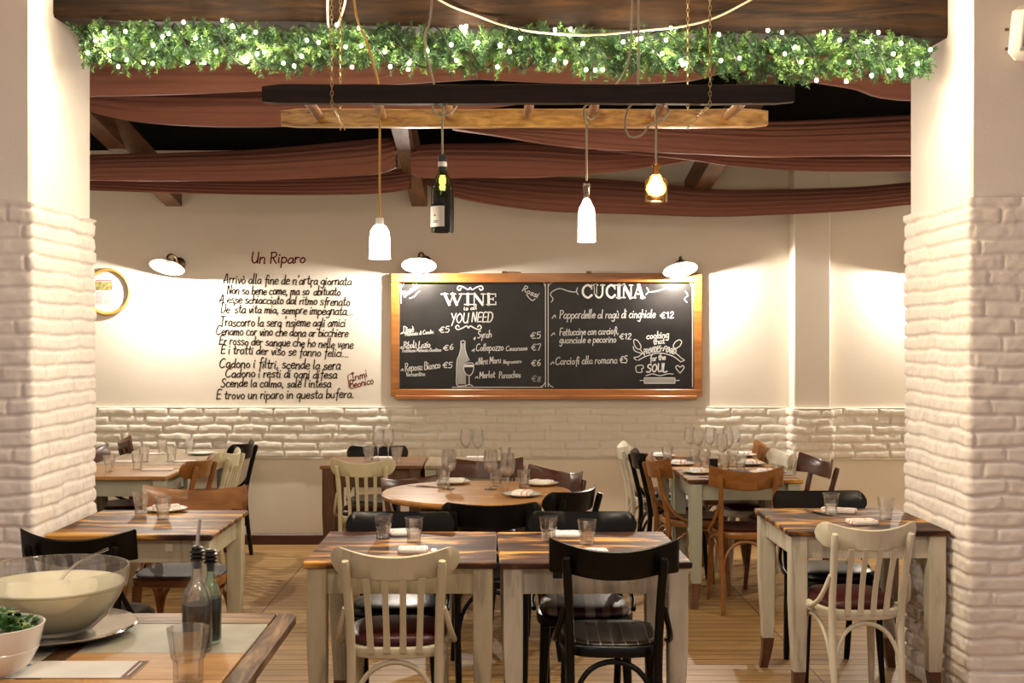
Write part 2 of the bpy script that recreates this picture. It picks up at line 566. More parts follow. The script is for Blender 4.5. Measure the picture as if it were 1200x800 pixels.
def empty(name, loc=(0, 0, 0), rz=0):
    o = bpy.data.objects.new(name, None)
    o.empty_display_size = 0.1
    C.objects.link(o)
    o.location = loc
    o.rotation_euler = (0, 0, rz)
    return o


def tag(o, label=None, cat=None, group=None, kind=None):
    if label: o['label'] = label
    if cat: o['category'] = cat
    if group: o['group'] = group
    if kind: o['kind'] = kind
    return o


def copy_tree(o, parent=None):
    c = o.copy()
    C.objects.link(c)
    if parent:
        c.parent = parent
    for ch in o.children:
        copy_tree(ch, c)
    return c


PROTO = {}


def place(key, maker, loc, rz=0, label=None, cat=None, group=None, scale=None):
    """first use moves the original itself, every later use copies it with all its parts"""
    if key not in PROTO:
        PROTO[key] = maker()
        o = PROTO[key]
    else:
        o = copy_tree(PROTO[key])
    for k in ('label', 'category', 'group'):
        if k in o: del o[k]
    o.location = loc
    o.rotation_euler = (0, 0, rz)
    if scale:
        o.scale = scale
    return tag(o, label, cat, group)


def smooth_path(pts, n=6):
    """Catmull-Rom through points (any dimension)"""
    pts = [tuple(p) for p in pts]
    if len(pts) < 3:
        return pts
    out = []
    P = [pts[0]] + pts + [pts[-1]]
    for i in range(1, len(P) - 2):
        p0, p1, p2, p3 = P[i - 1], P[i], P[i + 1], P[i + 2]
        for k in range(n):
            t = k / n
            out.append(tuple(0.5 * (2 * b + (c - a) * t + (2 * a - 5 * b + 4 * c - d) * t * t + (3 * b - a - 3 * c + d) * t ** 3)
                             for a, b, c, d in zip(p0, p1, p2, p3)))
    out.append(pts[-1])
    return out


def structure(o):
    o['kind'] = 'structure'
    return o


# ------------------------------------------------------------------ the setting
YB = 9.20                                    # back wall plane
mb = MB(); mb.box(-4.2, 4.2, -1.5, 9.3, -0.1, 0)
structure(mb.build('floor', M['floor']))
mb = MB(); mb.box(-4.2, 4.2, YB, YB + 0.2, 0, 3.6)
structure(mb.build('wall_back', M['plaster']))
mb = MB(); mb.box(-4.2, -4.0, 5.72, YB, 0, 3.9)
structure(mb.build('wall_left', M['plaster']))
mb = MB(); mb.box(4.0, 4.2, 5.72, YB, 0, 3.9)
structure(mb.build('wall_right', M['plaster']))
mb = MB(); mb.box(-4.2, 4.2, -0.5, 4.96, 3.3, 3.4)
structure(mb.build('ceiling', M['ceiling']))

# sloping dark roof over the dining room
zr = lambda y: 3.03 + 0.159 * (YB - y)
mb = MB()
mb.add([(-4.2, 5.0, zr(5.0)), (4.2, 5.0, zr(5.0)), (4.2, YB + .2, zr(YB + .2)), (-4.2, YB + .2, zr(YB + .2)),
        (-4.2, 5.0, zr(5.0) + .1), (4.2, 5.0, zr(5.0) + .1), (4.2, YB + .2, zr(YB + .2) + .1), (-4.2, YB + .2, zr(YB + .2) + .1)],
       [(0, 3, 2, 1), (4, 5, 6, 7), (0, 1, 5, 4), (2, 3, 7, 6), (0, 4, 7, 3), (1, 2, 6, 5)])
structure(mb.build('ceiling_slope', M['roof'], smooth=False))

# pilaster and the recess to the right of it
mb = MB(); mb.box(2.245, 2.52, 9.04, YB + .05, 0, 3.3, 0.008)
structure(mb.build('wall_pilaster', M['plaster']))
mb = MB(); mb.box(2.52, 4.0, 9.12, YB + .05, 0, 3.3)
structure(mb.build('wall_recess', M['plaster']))

rng = np.random.default_rng(7)


def vnoise(U, V, cell, seed):
    g = np.random.default_rng(seed).random((64, 64))
    u, v = U / cell, V / cell
    iu, iv = np.floor(u).astype(int), np.floor(v).astype(int)
    fu, fv = u - iu, v - iv
    fu, fv = fu * fu * (3 - 2 * fu), fv * fv * (3 - 2 * fv)
    a = g[iu % 64, iv % 64]; b = g[(iu + 1) % 64, iv % 64]
    c = g[iu % 64, (iv + 1) % 64]; d = g[(iu + 1) % 64, (iv + 1) % 64]
    return (a * (1 - fu) + b * fu) * (1 - fv) + (c * (1 - fu) + d * fu) * fv - 0.5


def brick_skin(path, z0, z1, step, course, length, depth, seed, rnd_w=0.012, keep=0.55):
    """painted rough brick surface following a plan polyline (outward normal to the right of travel)"""
    pts = [np.array(p, float) for p in path]
    # resample with rounded corners
    segs = [np.linalg.norm(b - a) for a, b in zip(pts, pts[1:])]
    tot = sum(segs)
    n = int(tot / step) + 1
    s = np.linspace(0, tot, n)
    xy = np.zeros((n, 2)); nor = np.zeros((n, 2))
    cum = np.concatenate([[0], np.cumsum(segs)])
    for i, t in enumerate(s):
        k = min(np.searchsorted(cum, t, side='right') - 1, len(segs) - 1)
        xy[i] = pts[k] + (pts[k + 1] - pts[k]) * (t - cum[k]) / segs[k]
        d = (pts[k + 1] - pts[k]) / segs[k]
        nor[i] = (d[1], -d[0])
    w_ = max(1, int(0.012 / step))
    sm = np.copy(nor)
    for i in range(n):
        a, b = max(0, i - w_), min(n, i + w_ + 1)
        sm[i] = nor[a:b].mean(0)
    sm /= np.linalg.norm(sm, axis=1)[:, None]
    m = int((z1 - z0) / step) + 1
    z = np.linspace(z0, z1, m)
    U, Z = np.meshgrid(s, z)
    U2 = U + 0.012 * vnoise(U, Z, 0.09, seed + 1)
    Z2 = Z + 0.014 * vnoise(U, Z, 0.13, seed + 2)
    row = np.floor((Z2 - z0) / course).astype(int)
    rnd = np.random.default_rng(seed).random((200, 400))
    off = (row % 2) * 0.5 * length + (rnd[row % 200, 0] - .5) * length * 0.5
    col = np.floor((U2 + off) / length).astype(int)
    dz = np.minimum((Z2 - z0) - row * course, (row + 1) * course - (Z2 - z0))
    lu = (U2 + off) - col * length
    du = np.minimum(lu, length - lu)
    jr = rnd[row % 200, (col + 50) % 400]
    # rounded pillow profile, vertical joints shallower where paint fills them
    ez = np.clip((dz - .003) / rnd_w, 0, 1); ez = np.sqrt(1 - (1 - ez) ** 2)
    eu = np.clip((du - .003) / (rnd_w + .002), 0, 1); eu = np.sqrt(1 - (1 - eu) ** 2)
    eu = 1 - (1 - eu) * (keep + (1 - keep) * rnd[(row + 90) % 200, (col + 9) % 400])
    h = depth * ez * eu * (0.75 + 0.5 * jr)
    h += 0.006 * vnoise(U, Z, 0.05, seed + 3) + 0.004 * vnoise(U, Z, 0.022, seed + 4) + 0.008 * vnoise(U, Z, 0.3, seed + 5)
    X = xy[None, :, 0] + sm[None, :, 0] * h
    Y = xy[None, :, 1] + sm[None, :, 1] * h
    mb = MB()
    vs = np.stack([X, Y, Z], -1).reshape(-1, 3)
    idx = np.arange(m * n).reshape(m, n)
    fs = np.stack([idx[:-1, :-1], idx[:-1, 1:], idx[1:, 1:], idx[1:, :-1]], -1).reshape(-1, 4)
    me = bpy.data.meshes.new('bricks')
    me.from_pydata(vs.tolist(), [], fs.tolist())
    me.polygons.foreach_set('use_smooth', [True] * len(me.polygons))
    return me


def add_mesh(name, me, m, parent=None):
    o = bpy.data.objects.new(name, me)
    me.materials.append(m)
    C.objects.link(o)
    if parent: o.parent = parent
    return o


ZBR = 2.147
PY0, PY1 = 4.96, 5.72
XL, XR = -1.935, 1.962
# left pillar (its front continues as the wall between the rooms)
mb = MB(); mb.box(-4.2, XL - 0.010, PY0 + .012, PY1 - .012, 0, 3.9, 0.01)
pl = structure(mb.build('wall_left_pillar', M['pillar']))
me = brick_skin([(-2.7, PY0), (XL, PY0), (XL, PY1), (-2.5, PY1)], 0, ZBR, 0.0075, 0.0665, 0.25, 0.013, 11)
structure(add_mesh('brickwork', me, M['pillar'], pl))
mb = MB(); mb.box(XR + 0.010, 4.2, PY0 + .012, PY1 - .012, 0, 3.9, 0.01)
pr = structure(mb.build('wall_right_pillar', M['pillar']))
me = brick_skin([(2.5, PY1), (XR, PY1), (XR, PY0), (2.8, PY0)], 0, ZBR + 0.02, 0.0075, 0.0665, 0.25, 0.013, 23)
structure(add_mesh('brickwork', me, M['pillar'], pr))

# brick dado on the back wall, stepping round the pilaster
me = brick_skin([(-4.0, 9.19), (2.235, 9.19), (2.235, 9.03), (2.53, 9.03), (2.53, 9.11), (4.0, 9.11)], 0.667, 1.054, 0.0085, 0.0645, 0.27, 0.018, 41, 0.018, 1.0)
da = structure(add_mesh('wall_back_dado', me, M['brick']))
mb = MB()
for (x0, x1, y) in ((-4.0, 2.235, 9.18), (2.235, 2.53, 9.02), (2.53, 4.0, 9.10)):
    mb.box(x0, x1, y - .004, y + .09, 1.049, 1.058, 0.003)
    mb.box(x0, x1, y - .004, y + .09, 0.660, 0.668, 0.003)
structure(mb.build('trim_1', M['brick']))
mb = MB()
mb.box(-4.0, 2.235, 9.175, 9.2, 0, 0.076, 0.004)
mb.box(2.235, 2.53, 9.02, 9.04, 0, 0.076, 0.004)
mb.box(2.53, 4.0, 9.10, 9.12, 0, 0.076, 0.004)
structure(mb.build('baseboard_back', M['base']))

# wooden beam between the pillars, a little lower at the right end
mb = MB()
def beam_z(x): return 2.945 - (x) * 0.022
x0, x1, y0, y1 = -1.955, 1.985, 5.23, 5.50
vs = []
for x in np.linspace(x0, x1, 24):
    j = 0.006 * math.sin(x * 5.1) + 0.004 * math.sin(x * 13)
    zb = beam_z(x) + j
    vs.append([(x, y0 + .012, zb), (x, y0, zb + .015), (x, y0, zb + .40), (x, y1, zb + .40), (x, y1, zb + .01)])
mb.loft(vs)
structure(mb.build('ceiling_beam', M['beam']))
mb = MB(); mb.box(-4.2, 4.2, 5.0, 5.55, 3.32, 3.7)
structure(mb.build('wall_header', M['plaster']))

# rafters that run down to the back wall
for x in (-2.49, -0.60, 1.50, 3.3):
    mb = MB()
    for (ya, yb) in ((5.4, YB),):
        za, zb = 2.60 + .159 * (YB - ya), 2.60
        hw = 0.06
        mb.add([(x - hw, ya, za), (x + hw, ya, za), (x + hw, ya, za + .2), (x - hw, ya, za + .2),
                (x - hw, yb, zb), (x + hw, yb, zb), (x + hw, yb, zb + .2), (x - hw, yb, zb + .2)],
               [(0, 1, 2, 3), (4, 7, 6, 5), (0, 4, 5, 1), (1, 5, 6, 2), (2, 6, 7, 3), (3, 7, 4, 0)])
    structure(mb.build('ceiling_rafter', M['rafter'], smooth=False))

# ------------------------------------------------------------------ drapes under the roof
def drape(name, stations, d, label, seed, bulge=0.07, nv=44, nu=60, amp=0.0055, freq=8, dd=0.0):
    """cloth swag; stations = (px, py_top, py_bottom) across the span, hung at distance d"""
    st = [(a, b, c) for a, b, c in stations]
    if st[0][0] < 200: st.insert(0, (CX - 3.95 * F / d, st[0][1] + 2, st[0][2] - 4))      # on to the side walls
    if st[-1][0] > 1000: st.append((CX + 3.95 * F / d, st[-1][1] - 4, st[-1][2] - 6))
    st = smooth_path(st, max(2, nu // len(st)))
    rd = random.Random(seed)
    ph = [rd.uniform(0, 6.28) for _ in range(6)]
    rows = []
    n = len(st)
    for i, (px, yt, yb) in enumerate(st):
        u = i / (n - 1)
        A = at(px, yt, d + 0.10 + dd * u)
        B = at(px, yb, d + dd * u)
        hgt = max(0.02, A.z - B.z)
        row = []
        for k in range(nv):
            v = k / (nv - 1)
            if v < 0.72:                       # hanging front
                q = v / 0.72
                p = A.lerp(B, q)
                p.y -= bulge * math.sin(q * PI) * min(1, hgt / .25)
            else:                              # turns under and rises behind
                q = (v - 0.72) / 0.28
                p = Vector((B.x, B.y + 0.16 * math.sin(q * PI / 2), B.z + 0.11 * (1 - math.cos(q * PI / 2))))
            f = 2 * PI * (freq * v + 0.8 * math.sin(2.2 * u + ph[0]) + 0.3 * math.sin(7 * u + ph[1]))
            w_ = amp * (0.7 * math.sin(f) + 0.5 * math.sin(f * 1.73 + ph[2] + 3 * u) + 0.35 * math.sin(f * 2.9 + ph[3] - 4 * u))
            fade = min(1, v * 12) 
            p.y -= w_ * fade
            p.z += w_ * 0.4 * math.sin(v * 9 + ph[4]) * fade
            row.append(p)
        rows.append(row)
    mb = MB(); mb.grid(rows)
    o = mb.build('ceiling_drape', M['drape'], angle=180)
    return tag(o, label, 'drape', 'brown drapes under the roof')


drape('d', [(60, 40, 113), (113, 38, 112), (200, 38, 110), (300, 38, 106), (400, 40, 101), (500, 45, 96), (560, 50, 92)], 6.0,
      'brown drape just behind the garland on the left, topmost of the swags', 1)
drape('d', [(480, 40, 84), (560, 40, 92), (680, 40, 97), (800, 42, 95), (860, 45, 84), (930, 45, 92), (1000, 45, 103), (1090, 45, 118)], 6.15,
      'brown drape just behind the garland on the right above the ladder', 2)
drape('d', [(60, 100, 122), (113, 95, 133), (150, 95, 141), (200, 95, 146), (260, 95, 148.5), (330, 95, 148), (400, 95, 143), (480, 98, 136), (560, 100, 128), (625, 110, 119)], 6.6,
      'brown drape sagging behind the left end of the ladder', 3, bulge=.1)
drape('d', [(530, 148, 151), (580, 146, 158), (640, 140, 168), (700, 138, 174), (800, 140, 179), (900, 142, 183), (1000, 138, 182), (1090, 134, 181)], 7.1,
      'broad brown drape with tight folds below the ladder on the right', 4, amp=.011, freq=9)
drape('d', [(700, 168, 176), (800, 172, 186), (860, 174, 194), (950, 176, 200), (1090, 174, 200)], 7.6,
      'dark brown drape tucked under the broad folded drape on the right', 5)
drape('d', [(70, 184, 211), (110, 181, 211), (200, 179, 212), (300, 175, 211), (400, 166, 207), (445, 162, 203), (464, 162, 196)], 7.75,
      'brown drape swept up to the middle rafter from the left wall', 6)
drape('d', [(70, 205, 223), (110, 205, 223), (200, 205, 226), (300, 205, 228), (400, 203, 228), (450, 200, 226), (480, 196, 222)], 8.3,
      'lowest brown drape on the left, hanging over the poem wall', 7, bulge=.03)
drape('d', [(482, 172, 203), (500, 169, 208), (560, 168, 208), (640, 167, 207), (700, 170, 203), (780, 170, 193), (850, 170, 180)], 7.8,
      'brown drape swept from the middle rafter towards the right under the ladder', 8)
drape('d', [(500, 206, 216), (530, 206, 230), (580, 206, 240), (650, 207, 248), (740, 212, 251), (830, 221, 254), (900, 222, 252), (1000, 219, 247), (1090, 212, 238)], 8.7,
      'lowest brown drape on the right, sagging above the chalkboard', 9, bulge=.04, amp=.004)

# ------------------------------------------------------------------ stroke lettering
G = {}
def glyphs(txt):
    for line in txt.strip().split('\n'):
        k, wd, s = line.split(' ', 2)
        G[k] = (float(wd), [[tuple(float(q) for q in p.split(',')) for p in st.split()] for st in s.split('|')])


glyphs("""
a 5 4,4.3 2,5 0,3 0,1 1.6,0 4,2 4,4.6|4,3 4,1 5,0
b 4.6 0,10 0,5 0,0|0,3 2,5 4,3.6 4,1.2 2,0 0,1
c 4.4 4,4.2 2,5 0,3.2 0,1.2 2,0 4,0.8
d 5 4,4.2 2,5 0,3 0,1 1.6,0 4,2|4,10 4,4 4,1 5,0
e 4.6 0,2.4 4,3.2 3.2,4.8 1.5,5 0,3.2 0,1.2 2,0 4.2,1
f 3.8 4,9.2 3,10 2,8.6 1.8,4 1.6,-3|0,5 3.6,5.2
g 4.8 4,4.3 2,5 0,3 0,1 1.6,0.2 4,2|4,5 4,0 3.6,-3 2,-4 0,-3
h 4.8 0,10 0,5 0,0|0,3 2,5 4,3.8 4,0
i 1.6 0,5 0,0.8 0.6,0|0.2,7 0.3,7.8
j 2 1,5 1,-3 -1,-4|1,7 1.1,7.8
k 4 0,10 0,0|3.4,5 0,2.2 3.6,0
l 1.8 0,10 0,1.4 1,0
m 7.4 0,5 0,0|0,3 1.6,5 3,4 3,0|3,3 4.6,5 6,4 6,0 6.6,0
n 5 0,5 0,0|0,3 2,5 3.8,4 3.8,0 4.4,0
o 4.8 2,5 0.2,3.6 0.2,1.4 2,0 3.9,1.4 3.9,3.6 2,5
p 4.8 0,5 0,-4|0,4 2,5 4,3.6 4,1.4 2,0 0,1
q 4.8 4,4.3 2,5 0,3 0,1 1.6,0.2 4,2|4,5 4,-4
r 3.4 0,5 0,0|0,3 1.4,4.8 3,4.8
s 4.2 3.6,4.4 2,5 0.4,4 1.2,2.8 3,2.2 3.6,1 2,0 0,0.6
t 3.4 1.2,8.6 1,4 1.1,1 2,0 3,0.6|-0.6,5.4 3,5.6
u 4.8 0,5 0,1.4 1.4,0 3.6,1.6 3.6,5|3.6,2 3.6,0.6 4.4,0
v 4 0,5 1.6,0 3.6,5
w 6 0,5 1.4,0 2.8,4 4.2,0 5.6,5
x 4 0,5 3.6,0|3.6,5 0,0
y 4.4 0,5 1.8,1|3.8,5 1,-4
z 4 0,5 3.6,5 0,0 3.8,0
A 6.4 0,0 3,10 4.4,4 5,0|-0.6,3 5,3.6
B 5.6 0,10 0,0|0,10 3,10 4,8 3,5.6 0,5.4 3.6,5.2 5,3 3.6,0 0,0
C 7 6,9 4,10 1,8 0,4 1,1 3.4,0 6,1.4
D 6 0,10 0,0|-1,10 3,9.8 5.4,7 5,2.6 2.6,0 -0.6,0
E 5.4 5,10 0.4,9.8 0,0|0,5 4,5.4|-0.4,0 4.6,0.4
F 5 5,10 0.4,9.8 0,0|0,5 3.6,5.4
I 3.4 0,10 3,10|1.5,10 1.5,0|0,0 3,0
L 5 0,10 0,0 4.6,0.4
M 7.4 0,0 0.6,10 3.4,3 6,10 6.6,0
N 6.2 0,0 0.4,10 4.6,0 5,10
O 6.6 3,10 0.4,7 0.2,3 2.6,0 5.2,2.6 5.4,7 3,10
P 5.4 0,10 0,0|-0.6,9.4 3,10 4.6,7.6 3,5.2 0,4.8
R 5.8 0,10 0,0|-0.6,9.4 3,10 4.4,7.8 3,5.6 0.2,5|1.4,5 5,0
S 5.6 5,9 3,10 0.8,8.4 1.4,6 4,4.4 4.6,2 2.6,0 -0.4,0.8
T 6 -1,9.6 6,10|2.6,9.8 2.2,0
U 6 0,10 0,3 2,0 4.6,2.4 5,10|5,4 5,0
V 5.4 0,10 2.4,0 5,10
W 8 0,10 1.8,0 3.8,7 5.8,0 7.6,10
Y 5.4 0,10 2.4,5|5,10 1.6,-3
0 5 2,9 0.2,6 0.2,3 2,0 4,3 4,6 2,9
1 3 0,7 1.6,9 1.6,0
2 4.8 0.2,7 2,9 3.8,7 2,3.4 0,0 4.2,0
5 4.8 4,9 0.8,9 0.4,5.4 2.6,5.6 4,3.4 2.6,0.2 0,0.6
6 4.8 3.4,9 1,6 0.2,2.6 2,0 4,2 2.6,4.4 0.4,3.2
7 4.6 0,9 4,9 1.4,0
8 4.8 2,9 0.4,7.2 2,5 3.8,2.4 2,0 0.2,2.4 2.2,5 3.8,7.2 2,9
€ 6 5.4,8 3.4,9 1.4,7 1,4 2.2,0.6 5.2,0.8|-0.4,5.4 4,5.6|-0.4,3.6 3.6,3.8
' 1.6 0.6,10 0.2,7.8
, 2 0.8,0.8 0.2,-1.6
. 2 0.2,0.2 0.6,0.4
- 4 0,3 3,3.2
""")
ACC = {'ò': ('o', [(1, 8), (2.6, 6.4)]), 'è': ('e', [(1, 8), (2.6, 6.4)]), 'ù': ('u', [(1, 8), (2.6, 6.4)]), 'à': ('a', [(1, 8), (2.6, 6.4)]), 'é': ('e', [(1, 6.4), (2.6, 8)]), 'ì': ('i', [(-1, 8), (.6, 6.8)])}


def text_strokes(s, x0, y0, x1, y1, size, slant=0.12, jitter=0.0, seed=0):
    """strokes in photograph units: baseline from (x0,y0) to (x1,y1), capital height = size"""
    rd = random.Random(seed)
    adv = 0
    items = []
    for ch in s:
        if ch == ' ':
            adv += 3.4
            continue
        base, extra = ch, None
        if ch in ACC:
            base, extra = ACC[ch]
        if base not in G:
            adv += 3
            continue
        wd, st = G[base]
        st = list(st) + ([extra] if extra else [])
        items.append((adv, st, rd.uniform(-jitter, jitter), rd.uniform(1 - jitter * .12, 1 + jitter * .12)))
        adv += wd + 1.0
    L = math.hypot(x1 - x0, y1 - y0)
    dx, dy = (x1 - x0) / L, (y1 - y0) / L
    kx = L / max(adv - 1, 1)
    ky = size / 10
    out = []
    for a, st, jy, js in items:
        for pl in st:
            pts = []
            for (gx, gy) in smooth_path(pl, 4):
                lx = (a + gx) * kx + gy * ky * slant
                ly = (gy * js + jy * .5) * ky
                pts.append((x0 + lx * dx + ly * dy, y0 + lx * dy - ly * dx))
            out.append(pts)
    return out


def ribbons(mb, strokes, width, d, mi=0):
    """flat brush strokes lying on the plane y=d, facing the room"""
    k = d / F
    for pts in strokes:
        P = [Vector(((x - CX) * k, CH + (CY - y) * k)) for x, y in pts]
        if len(P) < 2:
            continue
        hw = width * k / 2
        vs = []
        n = len(P)
        for i, p in enumerate(P):
            t = P[min(i + 1, n - 1)] - P[max(i - 1, 0)]
            if t.length < 1e-7:
                t = Vector((1, 0))
            t.normalize()
            q = Vector((-t.y, t.x)) * hw
            e = Vector((0, 0))
            if i == 0: e = -t * hw * .7
            if i == n - 1: e = t * hw * .7
            vs.append((p.x + q.x + e.x, d, p.y + q.y + e.y))
            vs.append((p.x - q.x + e.x, d, p.y - q.y + e.y))
        fs = [(2 * i, 2 * i + 1, 2 * i + 3, 2 * i + 2) for i in range(n - 1)]
        mb.add(vs, fs, mi)


def fill(mb, pts, d, mi=0):
    k = d / F
    vs = [((x - CX) * k, d, CH + (CY - y) * k) for x, y in pts]
    mb.add(vs, [tuple(range(len(vs)))], mi)


# the poem painted on the wall
DP = YB - 0.0015
poem = tag(empty('wall_poem', at(335, 390, DP)), 'handwritten Italian poem in black paint on the wall left of the chalkboard', 'lettering')
def poem_part(name, rows, width, m):
    mb = MB()
    for i, r_ in enumerate(rows):
        ribbons(mb, text_strokes(*r_, jitter=0.8, seed=len(r_[0]) + i), width * .85, DP)
    o = mb.build(name, m, smooth=False)
    o.parent = poem
    o.matrix_parent_inverse = Matrix.Translation(poem.location).inverted()
    return o
o = poem_part('title', [('Un Riparo', 295, 308, 358, 308, 13)], 1.9, M['ink_red']); o['label'] = 'dark red title'
poem_part('stanza', [("Arrivò alla fine de n'artra giornata", 262, 332, 412, 334, 11),
                     ("Non so bene come, ma so' abituato", 266, 344.5, 399, 346, 10.5),
                     ("A esse schiacciato dal ritmo sfrenato", 257, 354.5, 410, 358, 10.5),
                     ("De 'sta vita mia, sempre impegnata...", 259, 366, 414, 369, 10.5)], 1.35, M['ink'])
poem_part('stanza', [("Trascorro la sera 'nsieme agli amici", 258, 382, 405, 382.5, 11),
                     ("Cenamo cor vino che dona ar bicchiere", 253, 392, 408, 395, 11),
                     ("Er rosso der sangue che ho nelle vene", 257, 403, 414, 408, 10.5),
                     ("E i tratti der viso se fanno felici...", 259, 414, 409, 418, 10.5)], 1.35, M['ink'])
poem_part('stanza', [("Cadono i filtri, scende la sera", 257, 430, 399, 433, 11.5),
                     ("Cadono i resti di ogni difesa", 264, 441.5, 395, 443, 10.5),
                     ("Scende la calma, sale l'intesa", 259, 453, 388, 453.5, 10.5),
                     ("E trovo un riparo in questa bufera.", 254, 467.5, 415, 466, 11)], 1.45, M['ink'])
o = poem_part('signature', [("Inmi", 413, 446, 431, 441, 9), ("Beonico", 411, 455, 438, 449, 9)], 1.25, M['ink_red'])
o['label'] = 'red signature'
mb = MB(); ribbons(mb, [[(414, 436), (407.5, 440), (409.5, 454)]], 1.0, DP)
o = mb.build('signature', M['ink_red'], smooth=False); o.parent = poem; o.matrix_parent_inverse = Matrix.Translation(poem.location).inverted(); o['label'] = 'red bracket beside the signature'

# ------------------------------------------------------------------ chalkboard
DB = YB - 0.035
board = tag(empty('chalkboard', at(640, 467, YB)), 'wide double chalkboard menu in orange wooden frame on the back wall', 'chalkboard')
def bparent(o):
    o.parent = board
    o.matrix_parent_inverse = Matrix.Translation(board.location).inverted()
    return o
def bx(px0, py0, px1, py1, d0, d1, bev=0.004):
    A, B = at(px0, py1, d0), at(px1, py0, d0)
    return (A.x, B.x, d0, d1, A.z, B.z, bev)
mb = MB(); mb.box(*bx(466, 329, 815, 457, DB + .003, YB - .004, 0)); bparent(mb.build('panel', M['board']))
mb = MB()
D0 = YB - .058
for q in ((458, 320, 823, 330.5), (458, 456, 823, 464), (458, 330.5, 468, 456), (813.5, 330.5, 823, 456)):
    mb.box(*bx(*q, D0, YB - .002))
bparent(mb.build('frame', M['frame_orange']))
mb = MB(); mb.box(*bx(463, 463.6, 817, 468, D0 - .035, YB - .002)); bparent(mb.build('chalk_tray', M['frame_orange']))
mb = MB()
for px in (591, 690):
    mb.box(*bx(px - 3, 317.5, px + 3, 320.2, YB - .03, YB - .01, 0.002))
bparent(mb.build('hanger', M['bronze']))

DL = DB + .0015
W15 = 0.95
def chalk(name, rows=(), strokes=(), fills=(), width=W15, m='chalk'):
    for i, r_ in enumerate(rows):
        mb = MB()
        wd = width
        if len(r_) == 7:
            wd = r_[6]; r_ = r_[:6]
        ribbons(mb, text_strokes(*r_, jitter=0.5, seed=i + len(r_[0])), wd, DL)
        bparent(mb.build(name, M[m], smooth=False))
    if not strokes and not fills:
        return
    mb = MB()
    for s_ in strokes:
        s_, wd = (s_ if isinstance(s_, tuple) and isinstance(s_[1], (int, float)) and not isinstance(s_[0], (int, float)) else (s_, width))
        ribbons(mb, [smooth_path(s_, 6)], wd, DL)
    for f_ in fills:
        fill(mb, f_, DL)
    return bparent(mb.build(name, M[m], smooth=False))


def slab(ch, x, y, w_, h):
    """slab-serif capital: (strokes, width) with x,y = lower left"""
    T, t, sf = h * .22, h * .085, h * .09
    q = lambda *p: [(x + a * w_, y - b * h) for a, b in p]
    ser = lambda a, b, hw=.16: (q((a - hw, b), (a + hw, b)), sf)
    if ch == 'W':
        return [(q((.08, 1), (.32, 0)), T), (q((.32, 0), (.5, .9)), t), (q((.45, 1), (.68, 0)), T), (q((.68, 0), (.92, 1)), t), ser(.08, .97), ser(.5, .97, .12), ser(.92, .97, .12)]
    if ch == 'I':
        return [(q((.5, 1), (.5, 0)), T), ser(.5, .97, .5), ser(.5, .03, .5)]
    if ch == 'N':
        return [(q((.15, 1), (.15, 0)), t), (q((.15, 1), (.82, 0)), T), (q((.85, 1), (.85, 0)), t), ser(.12, .97), ser(.15, .03), ser(.85, .97)]
    if ch == 'E':
        return [(q((.25, 1), (.25, 0)), T), (q((.05, .97), (.95, .97)), sf), (q((.05, .03), (.95, .03)), sf), (q((.25, .52), (.7, .52)), sf), (q((.93, 1), (.93, .72)), t), (q((.95, .28), (.95, 0)), t), (q((.7, .64), (.7, .4)), t)]
    if ch == 'C':
        return [(smooth_path(q((.9, .78), (.6, .98), (.25, .8), (.14, .5), (.25, .2), (.6, .02), (.92, .22)), 5), T * .72), (q((.92, 1), (.92, .66)), t)]
    if ch == 'U':
        return [(smooth_path(q((.2, 1), (.2, .6), (.24, .2), (.5, .02), (.76, .2), (.82, .6), (.82, 1)), 5), T * .6), (q((.2, 1), (.2, .35)), T), ser(.2, .97, .2), ser(.82, .97, .18)]
    if ch == 'A':
        return [(q((.5, 1), (.1, 0)), t), (q((.5, 1), (.86, 0)), T), (q((.25, .3), (.72, .3)), sf), ser(.1, .03), ser(.86, .03, .2)]
    return []


def slab_word(name, s, x0, y, ws, h, gap):
    mb = MB()
    x = x0
    for ch, w_ in zip(s, ws):
        for st, wd in slab(ch, x, y, w_, h):
            ribbons(mb, [st], wd, DL)
        x += w_ + gap
    return bparent(mb.build(name, M['chalk'], smooth=False))


slab_word('lettering', 'WINE', 519, 357, [24, 8, 15, 12], 13, 1.2)
slab_word('lettering', 'CUCINA', 681, 349, [13.5, 13.5, 12.5, 6, 12.5, 13], 15.5, 0.6)
chalk('lettering', [('is all', 544, 363.4, 559, 362, 4.4, .9), ('YOU', 528, 378, 549, 378, 11.5, 1.3), ('NEED', 553, 377, 577, 377, 11, 1.3)])
chalk('lettering', [('Bianchi', 474, 348, 491, 336, 7, 0.9), ('Rossi', 612, 341, 630, 349, 7, 0.9)],
      [[(480, 349.5), (486, 347), (489, 343), (492, 341)], [(617, 345), (620, 349), (624, 352), (627, 350)]])
chalk('lettering', [('Dimè', 473, 390, 485, 389, 8), ('Malvasia di Candia', 475, 393.5, 508, 390.5, 4.5, .75), ('€5', 515, 390, 527, 389, 8),
                    ('Ribolà Lazio', 473, 408, 504, 407, 8), ('Trebbiano Malvasia Bombino', 471, 412.5, 517, 411.5, 4, .7), ('€6', 520, 411, 532, 409, 7),
                    ('Reposu Bianco', 475, 435, 516, 431, 9), ('Vermentino', 476, 441, 498, 440, 5, .75), ('€5', 519, 431, 530, 431, 7.5)],
      [[(469.5, 391), (472, 389), (471, 391)], [(469, 408), (471, 406), (471, 409)], [(470, 434), (472, 432), (472, 434.5)]])
